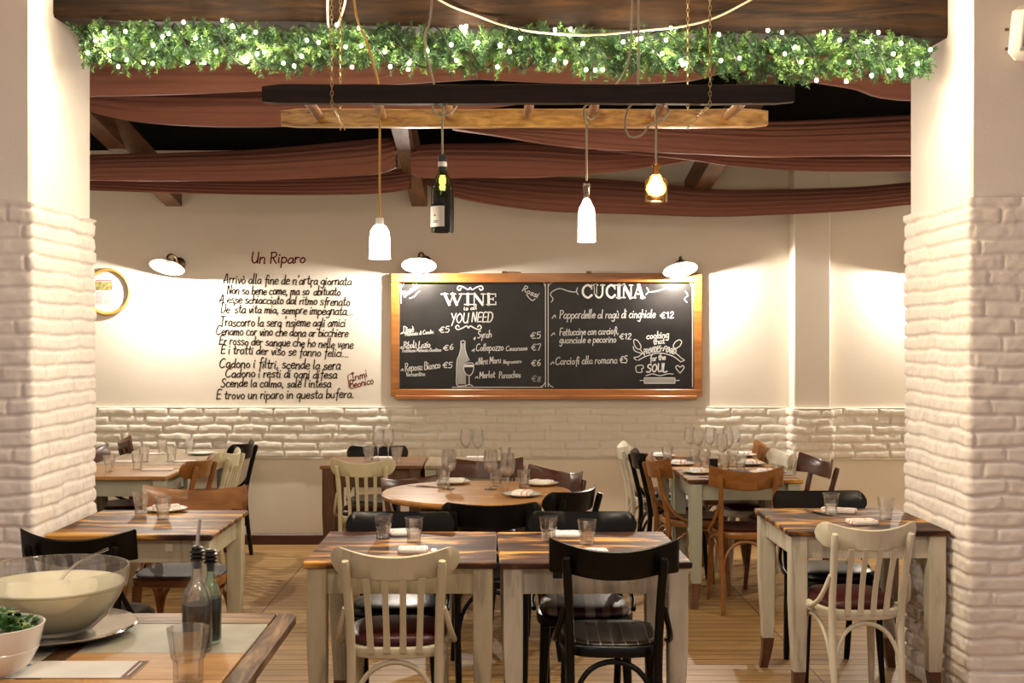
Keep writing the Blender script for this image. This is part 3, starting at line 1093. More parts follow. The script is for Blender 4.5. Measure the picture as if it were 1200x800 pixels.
chalk('lettering', [('Syrah', 560, 396, 576, 395, 8), ('€5', 622, 397, 634, 396, 8), ('Collepazzo', 558, 411, 590, 410, 8), ('Cesanese', 593, 411, 618, 410, 5.5, .85), ('€7', 623, 411, 634, 410, 8),
                    ('Niru Moru', 561, 427, 587, 425, 8), ('Negroamaro', 590, 426, 611, 425, 4.5, .75), ('€6', 623, 429, 634, 428, 7.5),
                    ('Merlot', 562, 443, 580, 442, 7.5), ('Paraschos', 585, 443, 610, 442, 7.5)],
      [[(555, 397), (557, 395), (556, 398)], [(553, 411), (556, 409), (555, 412)], [(557, 427), (559, 424), (559, 427)], [(557, 443), (559, 441), (560, 443)]])
chalk('lettering', [('€8', 623, 447, 634, 447, 7)], m='chalk_dim')
chalk('lettering', [('Pappardelle al ragù di cinghiale', 656, 373, 768, 372, 10), ('€12', 774, 373, 790, 372, 8),
                    ('Fettuccine con carciofi,', 656, 393, 725, 391, 8.5), ('guanciale e pecorino', 656, 402, 722, 401, 8.5), ('€12', 726, 397.5, 740, 397, 7.5),
                    ('Carciofi alla romana €5', 651, 427, 735, 425, 9)],
      [[(647, 373), (650, 369), (651, 372)], [(646, 393), (649, 390), (650, 392)], [(645, 427), (648, 424), (649, 426)]])
chalk('lettering', [('cooking', 758, 397, 784, 395, 8, 1.2), ('that', 766, 403.5, 779, 402, 6.5, 1.1), ('for the', 762, 423, 780, 421, 7, 1.0), ('SOUL', 758, 436, 782, 435, 9.5, 1.5),
                    ('PROVIDES', 755, 415, 775, 411, 6, .9), ('FOOD', 777, 411, 791, 415, 6, 1.1)])
sw = lambda cx, cy, w_, f: [[(cx - w_ * .72, cy), (cx - w_ * .84, cy + 2 * f), (cx - w_, cy), (cx - w_ * .86, cy - 3 * f), (cx - w_ * .5, cy - 1.5 * f), (cx - w_ * .15, cy + 1.2 * f), (cx, cy - 1.2 * f), (cx + w_ * .15, cy + 1.2 * f), (cx + w_ * .5, cy - 1.5 * f), (cx + w_ * .86, cy - 3 * f), (cx + w_, cy), (cx + w_ * .84, cy + 2 * f), (cx + w_ * .72, cy)]]
chalk('scroll', strokes=sw(551, 338, 15, 1) + sw(549, 383, 15, -1), width=1.4)
chalk('scroll', strokes=[[(646, 354), (648, 350), (645, 345), (648, 341), (656, 338), (666, 341), (673, 342), (676, 341)], [(677.5, 345), (675.5, 341), (677, 337)],
                         [(758, 337), (760, 341), (757, 345)], [(760, 342), (770, 341), (780, 338), (793, 339)], [(803, 341), (806, 346), (802, 350), (805, 354)]], width=.9)
chalk('border', strokes=[[(470, 329.8), (555, 329.8), (636, 329.8)], [(470, 331), (470, 343), (470, 355)], [(639.2, 332), (639.2, 390), (639.2, 453)], [(642.3, 332), (642.3, 390), (642.3, 453)],
                         [(645, 329.8), (730, 329.8), (810, 329.8)], [(811.5, 332), (811.5, 390), (811.5, 453)], [(530, 453.6), (580, 453.6), (636, 453.6)],
                         [(471, 336), (474, 331), (477, 330)], [(634, 330), (637, 331), (638.5, 335)], [(643, 335), (645, 332), (649, 330)], [(643, 449), (645, 452), (648, 453.5)], [(633, 453.5), (637, 451), (638.5, 448)], [(806, 330), (809, 332), (811, 336)]], width=.9)
# chalk drawings: bottle and glass, spoons, ribbon, heart, bread, rolling pin
chalk('drawing', strokes=[[(540, 400), (540, 408), (538, 416), (535.5, 423), (535, 438), (535.5, 451), (543, 452), (546, 451)], [(545, 400), (545, 408), (547, 416), (550, 422)], [(540, 400), (542.5, 399), (545, 400)],
                          [(544.5, 426), (543.5, 433), (546, 438), (550, 440), (553.5, 437), (555, 432), (554.5, 426), (549.5, 425), (544.5, 426)], [(549.8, 440), (549.8, 451)], [(545.5, 452), (550, 450.5), (554, 452)]], width=.9)
mb = MB()
fill(mb, [(540.6, 402), (544.6, 402), (544.6, 410), (549, 423), (544, 425), (543, 433), (546, 440), (546, 450), (536, 450), (535.8, 425), (540, 410)], DL + .0004)
bparent(mb.build('drawing', M['chalk_dim'], smooth=False))
mb = MB()
fill(mb, [(545, 427), (554.5, 427), (554.6, 430), (544.4, 430)], DL + .0002)
bparent(mb.build('drawing', M['chalk'], smooth=False))
chalk('drawing', strokes=[[(743, 403), (743, 398), (747, 399), (751, 405), (750, 409), (746, 408), (743, 403)], [(750, 409), (756, 417)], [(799, 400), (796, 398), (791, 401), (789, 406), (792, 408), (797, 405), (799, 400)], [(790, 408), (786, 412)],
                          [(742, 406), (744, 411), (752, 414)], [(748, 418), (758, 411), (773, 407.5), (788, 411), (799, 420)], [(748, 422), (758, 417), (773, 413.5), (788, 417), (798, 424)], [(746, 422), (743, 419), (748, 418)], [(799, 420), (802, 422), (797, 424)],
                          [(797, 437), (792, 431), (794, 428), (797, 430), (800, 428), (801.5, 431), (797, 437)],
                          [(746, 436), (745, 430), (748, 428), (753, 428), (754, 431), (752, 432), (752, 436), (746, 436)],
                          [(757, 440), (765, 438), (773, 440), (782, 438), (789, 438)],
                          [(755, 442.5), (773, 442.5), (791, 442.5)], [(755, 449), (773, 449), (791, 449)], [(755, 442.5), (755, 449)], [(791, 442.5), (791, 449)], [(755, 445.6), (750, 445.6)], [(791, 445.6), (796, 445.6)]], width=.9)
mb = MB(); fill(mb, [(755.5, 443), (790.5, 443), (790.5, 448.6), (755.5, 448.6)], DL + .0004)
bparent(mb.build('drawing', M['chalk_dim'], smooth=False))

# ------------------------------------------------------------------ round framed clipping at left
c = at(126, 342, YB)
fr = tag(empty('round_picture', c), 'round gilt-framed newspaper clipping on the wall beside the left pillar', 'picture')
r_ = 28 * 9.2 / F
ring = [(r_ * math.cos(a), 0, r_ * math.sin(a)) for a in np.linspace(0, 2 * PI, 48, endpoint=False)]
mb = MB(); mb.tube([(x * .93, -.014, z * .93) for x, y, z in ring], 0.0135, 10, closed=True)
mb.tube([(x * .86, -.008, z * .86) for x, y, z in ring], 0.007, 8, closed=True)
mb.build('frame', M['frame_gold'], fr)
mb = MB(); mb.add([(x * .9, -.003, z * .9) for x, y, z in ring], [tuple(range(48))]); mb.build('backing', M['paper'], fr, smooth=False)
q = 9.2 / F
mb = MB()
def pic(x0, y0, x1, y1, d, mi): mb.add([((x0 - 126) * q, d, (342 - y0) * q), ((x1 - 126) * q, d, (342 - y0) * q), ((x1 - 126) * q, d, (342 - y1) * q), ((x0 - 126) * q, d, (342 - y1) * q)], [(0, 1, 2, 3)], mi)
pic(107, 326, 144, 358, -.0045, 0)
pic(112, 328, 132, 329.5, -.005, 3)
pic(112, 330, 132, 340, -.005, 1)
for i in range(12):
    pic(112, 342 + i * 1.25, 121, 342.7 + i * 1.25, -.005, 2); pic(122, 342 + i * 1.25, 131, 342.7 + i * 1.25, -.005, 2)
for i in range(5):
    pic(135, 329 + i * 6, 137.5, 331 + i * 6, -.005, 2); pic(134, 332 + i * 6, 142, 332.6 + i * 6, -.005, 2)
mb.build('clipping', [M['paper'], M['print_olive'], M['print_grey'], M['print_red']], fr, smooth=False)

# ------------------------------------------------------------------ wall lamps
def wall_lamp(px, py, tilt_x, tilt_y, label):
    c = at(px, py, YB - 0.20)
    root = tag(empty('wall_lamp', (c.x, YB, c.z)), label, 'lamp', 'wall lamps over the poem and chalkboard')
    mb = MB(); mb.lathe([(0, 0), (.052, 0), (.052, .012), (.04, .022), (0, .026)], 24)
    o = mb.build('mount', M['bronze'], root, loc=(.035, 0, .03)); o.rotation_euler = (R(90), 0, 0)
    mb = MB(); mb.tube(smooth_path([(.035, -.02, .03), (.03, -.07, .075), (.015, -.13, .095), (0, -.18, .08), (0, -.2, .05), (0, -.2, .03)], 5), 0.0085, 8)
    mb.build('arm', M['bronze'], root)
    sh = empty('shade_holder', (0, -.2, 0)); bpy.data.objects.remove(sh)
    mb = MB()
    prof = [(.018, .045), (.03, .04), (.075, .026), (.115, .006), (.130, -.006), (.1285, -.009), (.112, .001), (.073, .020), (.028, .034), (.016, .038)]
    mb.lathe(prof, 36, closed=True)
    s = mb.build('shade', M['enamel'], root, loc=(0, -.2, 0)); s.rotation_euler = (R(tilt_x), R(tilt_y), 0)
    mb = MB(); mb.lathe([(0, .06), (.02, .058), (.022, .03), (.016, .02), (0, .02)], 16); mb.build('socket', M['bronze'], s)
    mb = MB(); mb.lathe([(0, .03), (.012, .028), (.026, .016), (.026, .008), (.018, -.002), (0, -.006)], 16); mb.build('bulb', M['lamp_bulb'], s)
    l = bpy.data.lights.new('wall_lamp_light', 'POINT'); l.energy = P_WALL_LAMP; l.color = (1, .91, .79); l.shadow_soft_size = .012
    lo = bpy.data.objects.new('wall_lamp_light', l); C.objects.link(lo); lo.parent = s; lo.location = (0, 0, -.020)
    return root
wall_lamp(196, 312, -22, 7, 'bronze wall lamp with enamel dish shade beside the round gilt picture')
wall_lamp(491, 310, -22, 0, 'enamel dish wall lamp over the left half of the chalkboard')
wall_lamp(797, 315, -22, -7, 'enamel dish wall lamp over the right end of the chalkboard')
wall_lamp(1092, 313, -22, 0, 'enamel dish wall lamp round the corner behind the right pillar')

# ------------------------------------------------------------------ garland and fairy lights
GP = [(-1.90, 2.865), (-1.2, 2.845), (-.5, 2.84), (.2, 2.83), (.9, 2.815), (1.5, 2.80), (1.92, 2.79)]
def gz(x):
    for (a, za), (b, zb) in zip(GP, GP[1:]):
        if x <= b: return za + (zb - za) * (x - a) / (b - a)
    return GP[-1][1]
GY = 5.17
rd = random.Random(5)
mb = MB()
N = 1900
for i in range(N):
    x = -1.80 + 3.66 * (i + rd.random()) / N
    ang = rd.uniform(0, 2 * PI)
    base = Vector((x, GY + .02 * math.cos(ang), gz(x) + .02 * math.sin(ang) + .012 * math.sin(x * 9)))
    dr = Vector((rd.uniform(-.7, .7), math.cos(ang), math.sin(ang))).normalized()
    if dr.y > 0.5: dr.y *= .35
    L = rd.uniform(.05, .102)
    dr.normalize()
    bend = Vector((rd.uniform(-.4, .4), rd.uniform(-.2, .2), rd.uniform(-.5, .1)))
    a = dr.cross(Vector((0.3, 0.2, 1))).normalized(); b = dr.cross(a)
    mi = 0 if rd.random() < .62 else 1
    nn = 17
    for k in range(nn):
        t = (k + .5) / nn
        p = base + dr * L * t + bend * (L * .3 * t * t)
        for s_ in (0, 1, 2):
            an = rd.uniform(0, 2 * PI)
            nd = (dr * 0.75 + a * math.cos(an) + b * math.sin(an)).normalized()
            ln = rd.uniform(.018, .032) * (1.1 - .4 * t)
            sd = nd.cross(Vector((rd.uniform(-1, 1), rd.uniform(-1, 1), rd.uniform(-1, 1)))).normalized() * .0026
            q0 = p.copy(); q1 = p + nd * ln
            q0.y = min(q0.y, 5.2); q1.y = min(q1.y, 5.215)
            mb.add([q0 - sd, q0 + sd, q1], [(0, 1, 2)], mi)
g = mb.build('garland', [M['needles'], M['needles2']], smooth=False)
tag(g, 'thick green fir garland hanging along the bottom of the wooden beam', 'garland')

sl = tag(empty('string_lights', (0, GY, 2.85)), 'warm white fairy lights wound around the green garland', 'string lights')
spots = [(147, 37), (110, 46), (125, 40), (178, 52), (190, 43), (217, 28), (227, 43), (254, 61), (286, 44), (218, 71), (181, 76), (148, 70), (137, 77), (171, 75), (300, 62), (332, 74), (346, 79), (352, 64), (374, 51), (360, 48),
         (450, 59), (406, 57), (423, 53), (412, 78), (458, 80), (478, 80), (501, 60), (529, 54), (586, 51), (597, 62), (583, 79), (650, 69), (610, 47), (663, 72), (687, 81), (697, 84), (707, 80), (747, 47), (780, 48), (777, 61), (797, 73),
         (845, 71), (868, 67), (898, 38), (918, 37), (932, 55), (918, 65), (941, 71), (956, 95), (983, 48), (994, 94), (1027, 40), (1022, 88), (1043, 82), (1053, 90), (1049, 62), (1056, 51), (1088, 60), (100, 60), (262, 25), (395, 30), (545, 34), (650, 37), (843, 40)]
bm = MB(); bm.lathe([(0, .008), (.0045, .0065), (.0062, .002), (.0055, -.004), (0, -.007)], 8)
bme = bm.mesh('bulb', M['fairy'])
bp = []
for (x, y) in spots:
    p = at(x, y, 5.03)
    bp.append(p)
while len(bp) < 92:
    x = rd.uniform(-1.8, 1.84)
    an = rd.uniform(-.4 * PI, 1.4 * PI)
    bp.append(Vector((x, GY - abs(.1 * math.cos(an)) - .02, gz(x) + .09 * math.sin(an))))
for i, p in enumerate(bp):
    p.y += 0.06 * math.sin(i * 2.3) * .5
    o = bpy.data.objects.new('bulb', bme); C.objects.link(o); o.parent = sl; o.location = p - Vector(sl.location)
mb = MB()
for ph in (0, 2.1):
    mb.tube([(x, GY - .02 + .095 * math.cos(x * 21 + ph + .8 * math.sin(x * 5)), gz(x) + .085 * math.sin(x * 21 + ph + .8 * math.sin(x * 5))) for x in np.linspace(-1.8, 1.84, 420)], .0035, 5)
o = mb.build('light_cable', M['wire'], sl); o.location = -Vector(sl.location)

# ------------------------------------------------------------------ ladder on chains, with pendants
ld = tag(empty('hanging_ladder', (0.15, 4.5, 2.46)), 'old wooden ladder hung flat on chains below the garland', 'ladder')
zl = 2.458
def rail(x0, x1, y, z, hh, ht, m):
    mb = MB()
    rings = []
    for x in np.linspace(x0, x1, 30):
        e = min(1, (x - x0 + .004) / .02, (x1 - x + .004) / .02)
        j = .0012 * math.sin(x * 7) + .0006 * math.sin(x * 23)
        h_, t_ = hh * (.75 + .25 * e), ht * (.8 + .2 * e)
        rings.append([(x, y + a * t_, z + b * h_ + j) for a, b in ((-1, -.9), (-.85, -1), (.85, -1), (1, -.9), (1, .9), (.85, 1), (-.85, 1), (-1, .9))])
    mb.loft(rings)
    o = mb.build('rail', m, ld, angle=25); o.location = -Vector(ld.location)
    return o
D1, D2 = 4.30, 4.72
a = at(308, 111, D1); b = at(930, 111, D1); o = rail(a.x, b.x, D1, a.z, .034, .021, M['ladder_dark']); o['label'] = 'dark brown rail'
a = at(330, 139, D2); b = at(899, 139, D2); o = rail(a.x, b.x, D2, a.z, .035, .021, M['ladder_light']); o['label'] = 'worn golden rail'
for x in (-.70, -.45, -.19, .115, .36, .615, .90):
    mb = MB(); mb.tube([(x, D1 + .021, zl - .004), (x + .004, 4.5, zl - .006), (x, D2 - .022, zl - .004)], [.015, .0185, .015], 10)
    o = mb.build('rung', M['rung'], ld); o.location = -Vector(ld.location)

def chain(pts, label):
    mb = MB()
    pts = [Vector(p) for p in pts]
    tot = sum((b - a).length for a, b in zip(pts, pts[1:]))
    n = max(2, int(tot / .017))
    out = []
    for i in range(n + 1):
        s_ = tot * i / n
        for a, b in zip(pts, pts[1:]):
            L = (b - a).length
            if s_ <= L + 1e-6:
                out.append(a.lerp(b, s_ / L)); break
            s_ -= L
    for i, (a, b) in enumerate(zip(out, out[1:])):
        m_, t = (a + b) / 2, (b - a).normalized()
        s_ = t.cross(Vector((0, 1, 0.1)) if i % 2 else Vector((1, 0, .1))).normalized()
        mb.tube([m_ + t * .0115 * math.cos(q) + s_ * .005 * math.sin(q) for q in np.linspace(0, 2 * PI, 8, endpoint=False)], .0017, 5, closed=True)
    return tag(mb.build('chain', M['chain']), label, 'chain', 'brass chains holding the ladder')
TOP = 3.3
p0, p1, p2 = at(389, 111, D1 - .025), at(403, 150, 4.66), at(388, 30, D1 - .025)
chain([(p2.x, p2.y, TOP), p0 + Vector((0, 0, -.05)), at(390, 124, D1 - .02), at(404, 151, 4.68)], 'brass chain in front of the left end of the ladder')
q = at(399, 100, D2 + .03)
chain([(q.x, q.y, 3.29), (q.x, q.y, zl - .045)], 'brass chain behind the left end of the ladder')
p = at(832, 111, D1 - .025)
chain([(p.x, p.y, TOP), p + Vector((0, 0, -.04)), at(828, 126, D1 - .01), at(805, 151, 4.68)], 'brass chain in front of the right end of the ladder')
q = at(806, 100, D2 + .03)
chain([(q.x, q.y, 3.29), (q.x, q.y, zl - .045)], 'brass chain behind the right end of the ladder')

DPN = 4.50
def pendant(name, px, ytop, ybot, label, cordmat, up, loop, build):
    c = at(px, ybot, DPN)
    root = tag(empty('pendant_lamp', c), label, 'lamp', 'bottle pendant lamps on the ladder')
    ztop = at(px, ytop, DPN).z - c.z
    mb = MB()
    path = [(0, 0, ztop - .004), (0, 0, zl - c.z - .02)] if not up else [(0, 0, ztop - .004), (0, 0, zl - c.z - .05)] + [tuple(Vector(u) - c) for u in up]
    sp = path[:2] + smooth_path(path[1:], 5)[1:] if len(path) > 3 else path
    mb.tube(sp, .0042, 7)
    for lp in loop:
        mb.tube(smooth_path([tuple(Vector(u) - c) for u in lp], 6), .0042, 7)
    mb.build('cord', cordmat, root)
    build(root, ztop)
    return root


def plight(root, z, power, col, r=.025):
    l = bpy.data.lights.new('pendant_light', 'POINT'); l.energy = power; l.color = col; l.shadow_soft_size = r
    o = bpy.data.objects.new('pendant_light', l); C.objects.link(o); o.parent = root; o.location = (0, 0, z)


def b_opal(root, h):
    mb = MB(); mb.lathe([(.041, 0), (.040, .02), (.0385, .08), (.035, .105), (.024, .122), (.015, .128), (.0135, .124), (.022, .117), (.033, .1), (.036, .08), (.038, 0)], 24, closed=True)
    mb.build('bottle', M['opal'], root)
    mb = MB(); mb.lathe([(0, .155), (.0145, .153), (.0155, .13), (.0155, .124), (0, .124)], 16); mb.build('cap', M['porcelain'], root)
    plight(root, -.02, P_PENDANT, (1, .90, .74))
def b_white(root, h):
    mb = MB(); mb.lathe([(.0335, 0), (.033, .05), (.0325, .10), (.029, .125), (.018, .145), (.0125, .16), (.0115, .16), (.017, .143), (.028, .122), (.031, .1), (.032, 0)], 24, closed=True)
    mb.build('bottle', M['opal2'], root)
    mb = MB(); mb.lathe([(.0125, .158), (.0125, .20), (.015, .203), (.015, .215), (.0125, .219), (.0105, .219), (.0105, .158)], 16, closed=True); mb.build('neck', M['glass'], root)
    mb = MB(); mb.lathe([(0, .21), (.008, .21), (.008, .165), (0, .163)], 12); mb.build('socket', M['bronze'], root)
    plight(root, -.02, P_PENDANT, (1, .92, .82))
def b_amber(root, h):
    mb = MB(); mb.lathe([(.042, 0), (.043, .01), (.043, .075), (.036, .092), (.018, .102), (.0125, .108), (.0125, .128), (.016, .13), (.016, .142), (.0125, .145), (.009, .145), (.009, .106), (.016, .098), (.034, .088), (.0405, .073), (.0405, .01), (.0395, .0)], 28, closed=True)
    mb.build('bottle', M['amber_glass'], root)
    mb = MB(); mb.lathe([(0, .10), (.010, .098), (.013, .085), (.024, .06), (.026, .045), (.018, .028), (0, .022)], 16); mb.build('bulb', M['amber_bulb'], root)
    mb = MB(); mb.lathe([(0, .135), (.007, .135), (.0085, .1), (0, .098)], 12); mb.build('socket', M['cord_gold'], root)
    plight(root, -.02, P_PENDANT, (1, .74, .38))
def b_wine(root, h):
    mb = MB(); mb.lathe([(.043, 0), (.0435, .02), (.043, .15), (.040, .172), (.030, .198), (.019, .22), (.0155, .235), (.0145, .25), (.0125, .25), (.0135, .233), (.017, .218), (.028, .196), (.038, .17), (.041, .15), (.0415, .003)], 28, closed=True)
    mb.build('bottle', M['bottle_green'], root)
    mb = MB(); mb.lathe([(.0158, .222), (.0168, .24), (.0158, .275), (.018, .277), (.018, .288), (.012, .292), (0, .292), (0, .289), (.0148, .285), (.0148, .222)], 20, closed=True); mb.build('foil', M['foil'], root)
    mb = MB(); mb.lathe([(.0167, .246), (.0172, .247), (.0168, .264), (.0160, .264)], 20, closed=True); mb.build('neck_band', M['label'], root)
    mb = MB()
    rows = [[(.0445 * math.sin(t), -.0445 * math.cos(t), z) for t in np.linspace(R(-95), R(12), 16)] for z in (.018, .095, .105)]
    mb.grid(rows[:2]); mb.build('label', M['label'], root)
    mb = MB()
    for (t0, z0, t1, z1) in ((-44, .058, -30, .06), (-40, .06, -34, .064), (-50, .038, -18, .0385), (-50, .033, -22, .0335), (-60, .10, 5, .103)):
        mb.grid([[(.0449 * math.sin(t), -.0449 * math.cos(t), z) for t in np.linspace(R(t0), R(t1), 6)] for z in (z0, max(z1, z0 + .002))])
    mb.build('label_print', M['ink'], root)
    mb = MB(); mb.lathe([(0, .215), (.009, .213), (.013, .195), (.012, .183), (0, .178)], 14); mb.build('bulb', M['green_bulb'], root)
    mb = MB(); mb.lathe([(0, .25), (.008, .25), (.008, .213), (0, .212)], 12); mb.build('socket', M['foil'], root)
    plight(root, .17, 1.5, (1, .8, .35), .012)

pendant('p', 445, 258, 303, 'glowing white opal bottle pendant on yellow cord over the left centre table', M['cord_gold'],
        [at(446, 128, 4.47), at(443, 96, 4.40), at(430, 50, 4.33), at(415, 0, 4.30), (at(412, -10, 4.3).x, 4.3, 3.3)], [], b_opal)
pendant('p', 518.5, 183, 272, 'hanging dark green wine bottle lamp with cream label', M['cord_grey'],
        [at(519, 128, 4.47), at(508, 97, 4.40), at(498, 45, 4.33), at(506, 5, 4.30), (at(508, -10, 4.3).x, 4.3, 3.3)],
        [[at(510, 118, 4.4), at(507, 126, 4.4), at(513, 134, 4.42), at(526, 133, 4.42), at(534, 126, 4.45), at(535, 120, 4.46)]], b_wine)
pendant('p', 687.5, 210, 283, 'glowing frosted white bottle pendant with slim clear neck', M['cord_grey'],
        [], [[at(688, 145, 4.5), at(684, 135, 4.44), at(686, 124, 4.44), at(696, 122, 4.5), at(700, 132, 4.53), at(693, 140, 4.5), at(686, 136, 4.46)], [at(690, 122, 4.48), at(715, 104, 4.45), at(730, 88, 4.4), at(740, 40, 4.4), (at(742, 0, 4.4).x, 4.4, 3.3)]], b_white)
pendant('p', 769, 190, 237, 'glowing squat amber flask pendant, rightmost on the ladder', M['cord_grey'],
        [], [[at(769, 145, 4.5), at(769, 128, 4.45), at(776, 121, 4.5), at(783, 130, 4.53), at(777, 140, 4.48), at(762, 146, 4.43), at(752, 158, 4.42), at(738, 160, 4.42), at(732, 146, 4.42), at(735, 130, 4.42), at(742, 118, 4.42), at(748, 90, 4.42), (at(748, 40, 4.42).x, 4.42, 3.3)]], b_amber)

mb = MB(); mb.tube(smooth_path([at(505, -6, 5.2), at(530, 8, 5.2), at(560, 19, 5.2), at(590, 30, 5.13), at(630, 38, 5.06), at(690, 41, 5.02), (at(750, 36, 5.02)), at(800, 31, 5.08), at(840, 20, 5.2), at(885, -3, 5.2)], 6), .0045, 7)
tag(mb.build('power_cable', M['cord_ivory']), 'thin ivory cable slung across the face of the wooden beam', 'cable')
mb = MB(); mb.tube(smooth_path([at(384, -6, 5.2), at(384, 15, 5.2), at(385, 33, 5.19), at(389, 41, 5.17), at(394, 33, 5.17), at(402, 12, 5.2), at(406, -6, 5.2)], 6), .0055, 7)
tag(mb.build('cable_loop', M['porcelain']), 'white cable loop hanging on the beam above the left chain', 'cable')

# white fixture on the wall at the upper right edge
em = tag(empty('emergency_light', at(1201, 42, PY0 + .01)), 'white rounded emergency light on the wall at the upper right', 'light fixture')
mb = MB(); mb.box(-.075, .075, -.075, 0, -.115, .115, .03); o = mb.build('housing', M['white_plastic'], em); o.rotation_euler = (0, R(6), 0)
mb = MB(); mb.box(-.045, .06, -.082, -.07, -.075, .085, .005); o = mb.build('lens', M['grey_plastic'], em); o.rotation_euler = (0, R(6), 0)
mb = MB(); mb.box(-.082, -.07, -.012, 0, .02, .03); mb.box(-.082, -.07, -.012, 0, -.06, -.05); o = mb.build('bracket', M['bronze'], em)

# ------------------------------------------------------------------ chairs
def seat_outline(s, n=36, front=.205, back=.185, dep=.20):
    out = []
    for k in range(n):
        a = 2 * PI * k / n
        c_, s_ = math.cos(a), math.sin(a)
        e = 2.0 / 3.2
        x = math.copysign(abs(c_) ** e, c_); y = math.copysign(abs(s_) ** e, s_)
        wv = back + (front - back) * (y + 1) / 2
        out.append((x * wv * s, y * dep * s))
    return out


def chair_meshes(style, wm, sm, key):
    """chair facing +y, origin on the floor under the seat; list of (part, mesh, sub-parts)"""
    P = []
    def part(nm, mb, m, angle=50): P.append((nm, mb.mesh(nm, m, True, angle)))
    mb = MB()
    rings = [[(x, y, z) for x, y in seat_outline(s)] for s, z in ((.93, .425), (.99, .430), (1.0, .44), (1.0, .462), (.97, .468))]
    mb.loft(rings); part('seat_frame', mb, wm)
    mb = MB()
    if style == 'slat' or key.endswith('pad'):
        prof = ((.90, .466), (.94, .478), (.92, .492), (.82, .503), (.6, .510), (.3, .513), (.02, .514))
    else:
        prof = ((.93, .466), (.94, .473), (.90, .478), (.75, .476), (.5, .472), (.2, .470), (.02, .469))
    mb.loft([[(x, y, z) for x, y in seat_outline(s)] for s, z in prof]); part('seat', mb, sm)
    for s in (-1, 1):
        mb = MB()
        mb.tube(smooth_path([(s * .150, -.245, 0), (s * .156, -.212, .25), (s * .158, -.200, .45), (s * .164, -.238, .65), (s * .172, -.276, .795)], 5),
                [.0135] * 1 + [.0155] * 4 + [.0165] * 15 + [.0125], 10)
        part('leg', mb, wm)
        mb = MB()
        mb.tube([(s * .160, .150, .43), (s * .163, .155, .34), (s * .170, .165, .18), (s * .178, .178, 0)], [.0215, .020, .0165, .0125], 10)
        part('leg', mb, wm)
        mb = MB()
        mb.tube(smooth_path([(s * .176, -.232, .620), (s * .190, -.205, .565), (s * .204, -.165, .51), (s * .211, -.10, .474), (s * .207, -.03, .455)], 5), .0105, 8)
        part('brace', mb, wm)
        mb = MB()   # bentwood arch at each side
        mb.tube(smooth_path([(s * .158, -.200, .21), (s * .162, -.17, .31), (s * .168, -.10, .385), (s * .172, 0, .412), (s * .172, .09, .385), (s * .168, .14, .31), (s * .166, .156, .22)], 4), .009, 8)
        part('side_arch', mb, wm)
    mb = MB()
    mb.tube(smooth_path([(-.152, -.212, .215), (-.135, -.205, .31), (-.085, -.19, .385), (0, -.18, .412), (.085, -.19, .385), (.135, -.205, .31), (.152, -.212, .215)], 4), .010, 8)
    part('rear_arch', mb, wm)
    # backrest board, bent round the sitter
    rings = []
    for s in np.sin(np.linspace(-PI / 2, PI / 2, 33)):
        x = s * .228
        yc = -.272 + .078 * s * s
        if style == 'slat':
            zt, zb = .812 + .032 * s * s, .722 + .022 * s * s
            e = max(0, (abs(s) - .80) / .20)
            rnd = math.sqrt(max(0.02, 1 - e ** 2.4)) if e > 0 else 1
            mid = (zt + zb) / 2; hh = (zt - zb) / 2 * rnd * (1 + .12 * s * s)
            zt, zb = mid + hh, mid - hh
        elif style == 'round':
            zt, zb = .825 + .012 * s * s, .715 + .012 * s * s
            e = max(0, (abs(s) - .86) / .14)
            rnd = math.sqrt(max(0.1, 1 - e * e)) if e > 0 else 1
            mid = (zt + zb) / 2; hh = (zt - zb) / 2 * rnd
            zt, zb = mid + hh, mid - hh
        else:
            zt, zb = .822 + .034 * s * s, .716 + .034 * s * s - (.018 * max(0, abs(s) - .7) / .3)
        th = .009
        ln = (zt - zb) * .16
        nx = -2 * .078 * s / .228
        nl = math.hypot(nx, 1); ax, ay = nx / nl * th, -1 / nl * th      # outward (rear) normal
        m2 = .0045
        ring = [(x - ax, yc - ay, zb + m2), (x - ax, yc - ay - ln * .5, (zt + zb) / 2), (x - ax, yc - ay - ln, zt - m2), (x, yc - ln, zt),
                (x + ax, yc + ay - ln, zt - m2), (x + ax, yc + ay - ln * .5, (zt + zb) / 2), (x + ax, yc + ay, zb + m2), (x, yc, zb)]
        rings.append(ring)
    mb = MB(); mb.loft(rings); part('backrest', mb, wm)
    if style == 'slat':
        for i, xs in enumerate((-.0935, -.031, .031, .0935)):
            mb = MB()
            rr = []
            for t in np.linspace(0, 1, 8):
                z = .452 + t * .282
                y = -.205 - .075 * t ** 1.4
                x = xs * (.93 + .12 * t)
                hw = .0125 - .0015 * math.sin(t * PI)
                rr.append([(x - hw, y - .005, z), (x + hw, y - .005, z), (x + hw, y + .005, z), (x - hw, y + .005, z)])
            mb.loft(rr); part('slat', mb, wm, 30)
    return P


def chair_maker(style, wm, sm, key):
    def mk():
        root = empty('dining_chair')
        for nm, me in chair_meshes(style, M[wm], M[sm], key):
            o = bpy.data.objects.new(nm, me); C.objects.link(o); o.parent = root
        return root
    return mk


def chair(style, wm, sm, x, y, deg, label, wide=1.0, pad=False, tall=1.0, group=None):
    key = f'chair-{style}-{wm}-{sm}' + ('-pad' if pad else '')
    return place(key, chair_maker(style, wm, sm, key), (x, y, 0), R(deg), label, 'chair', group, (wide, 1, tall))


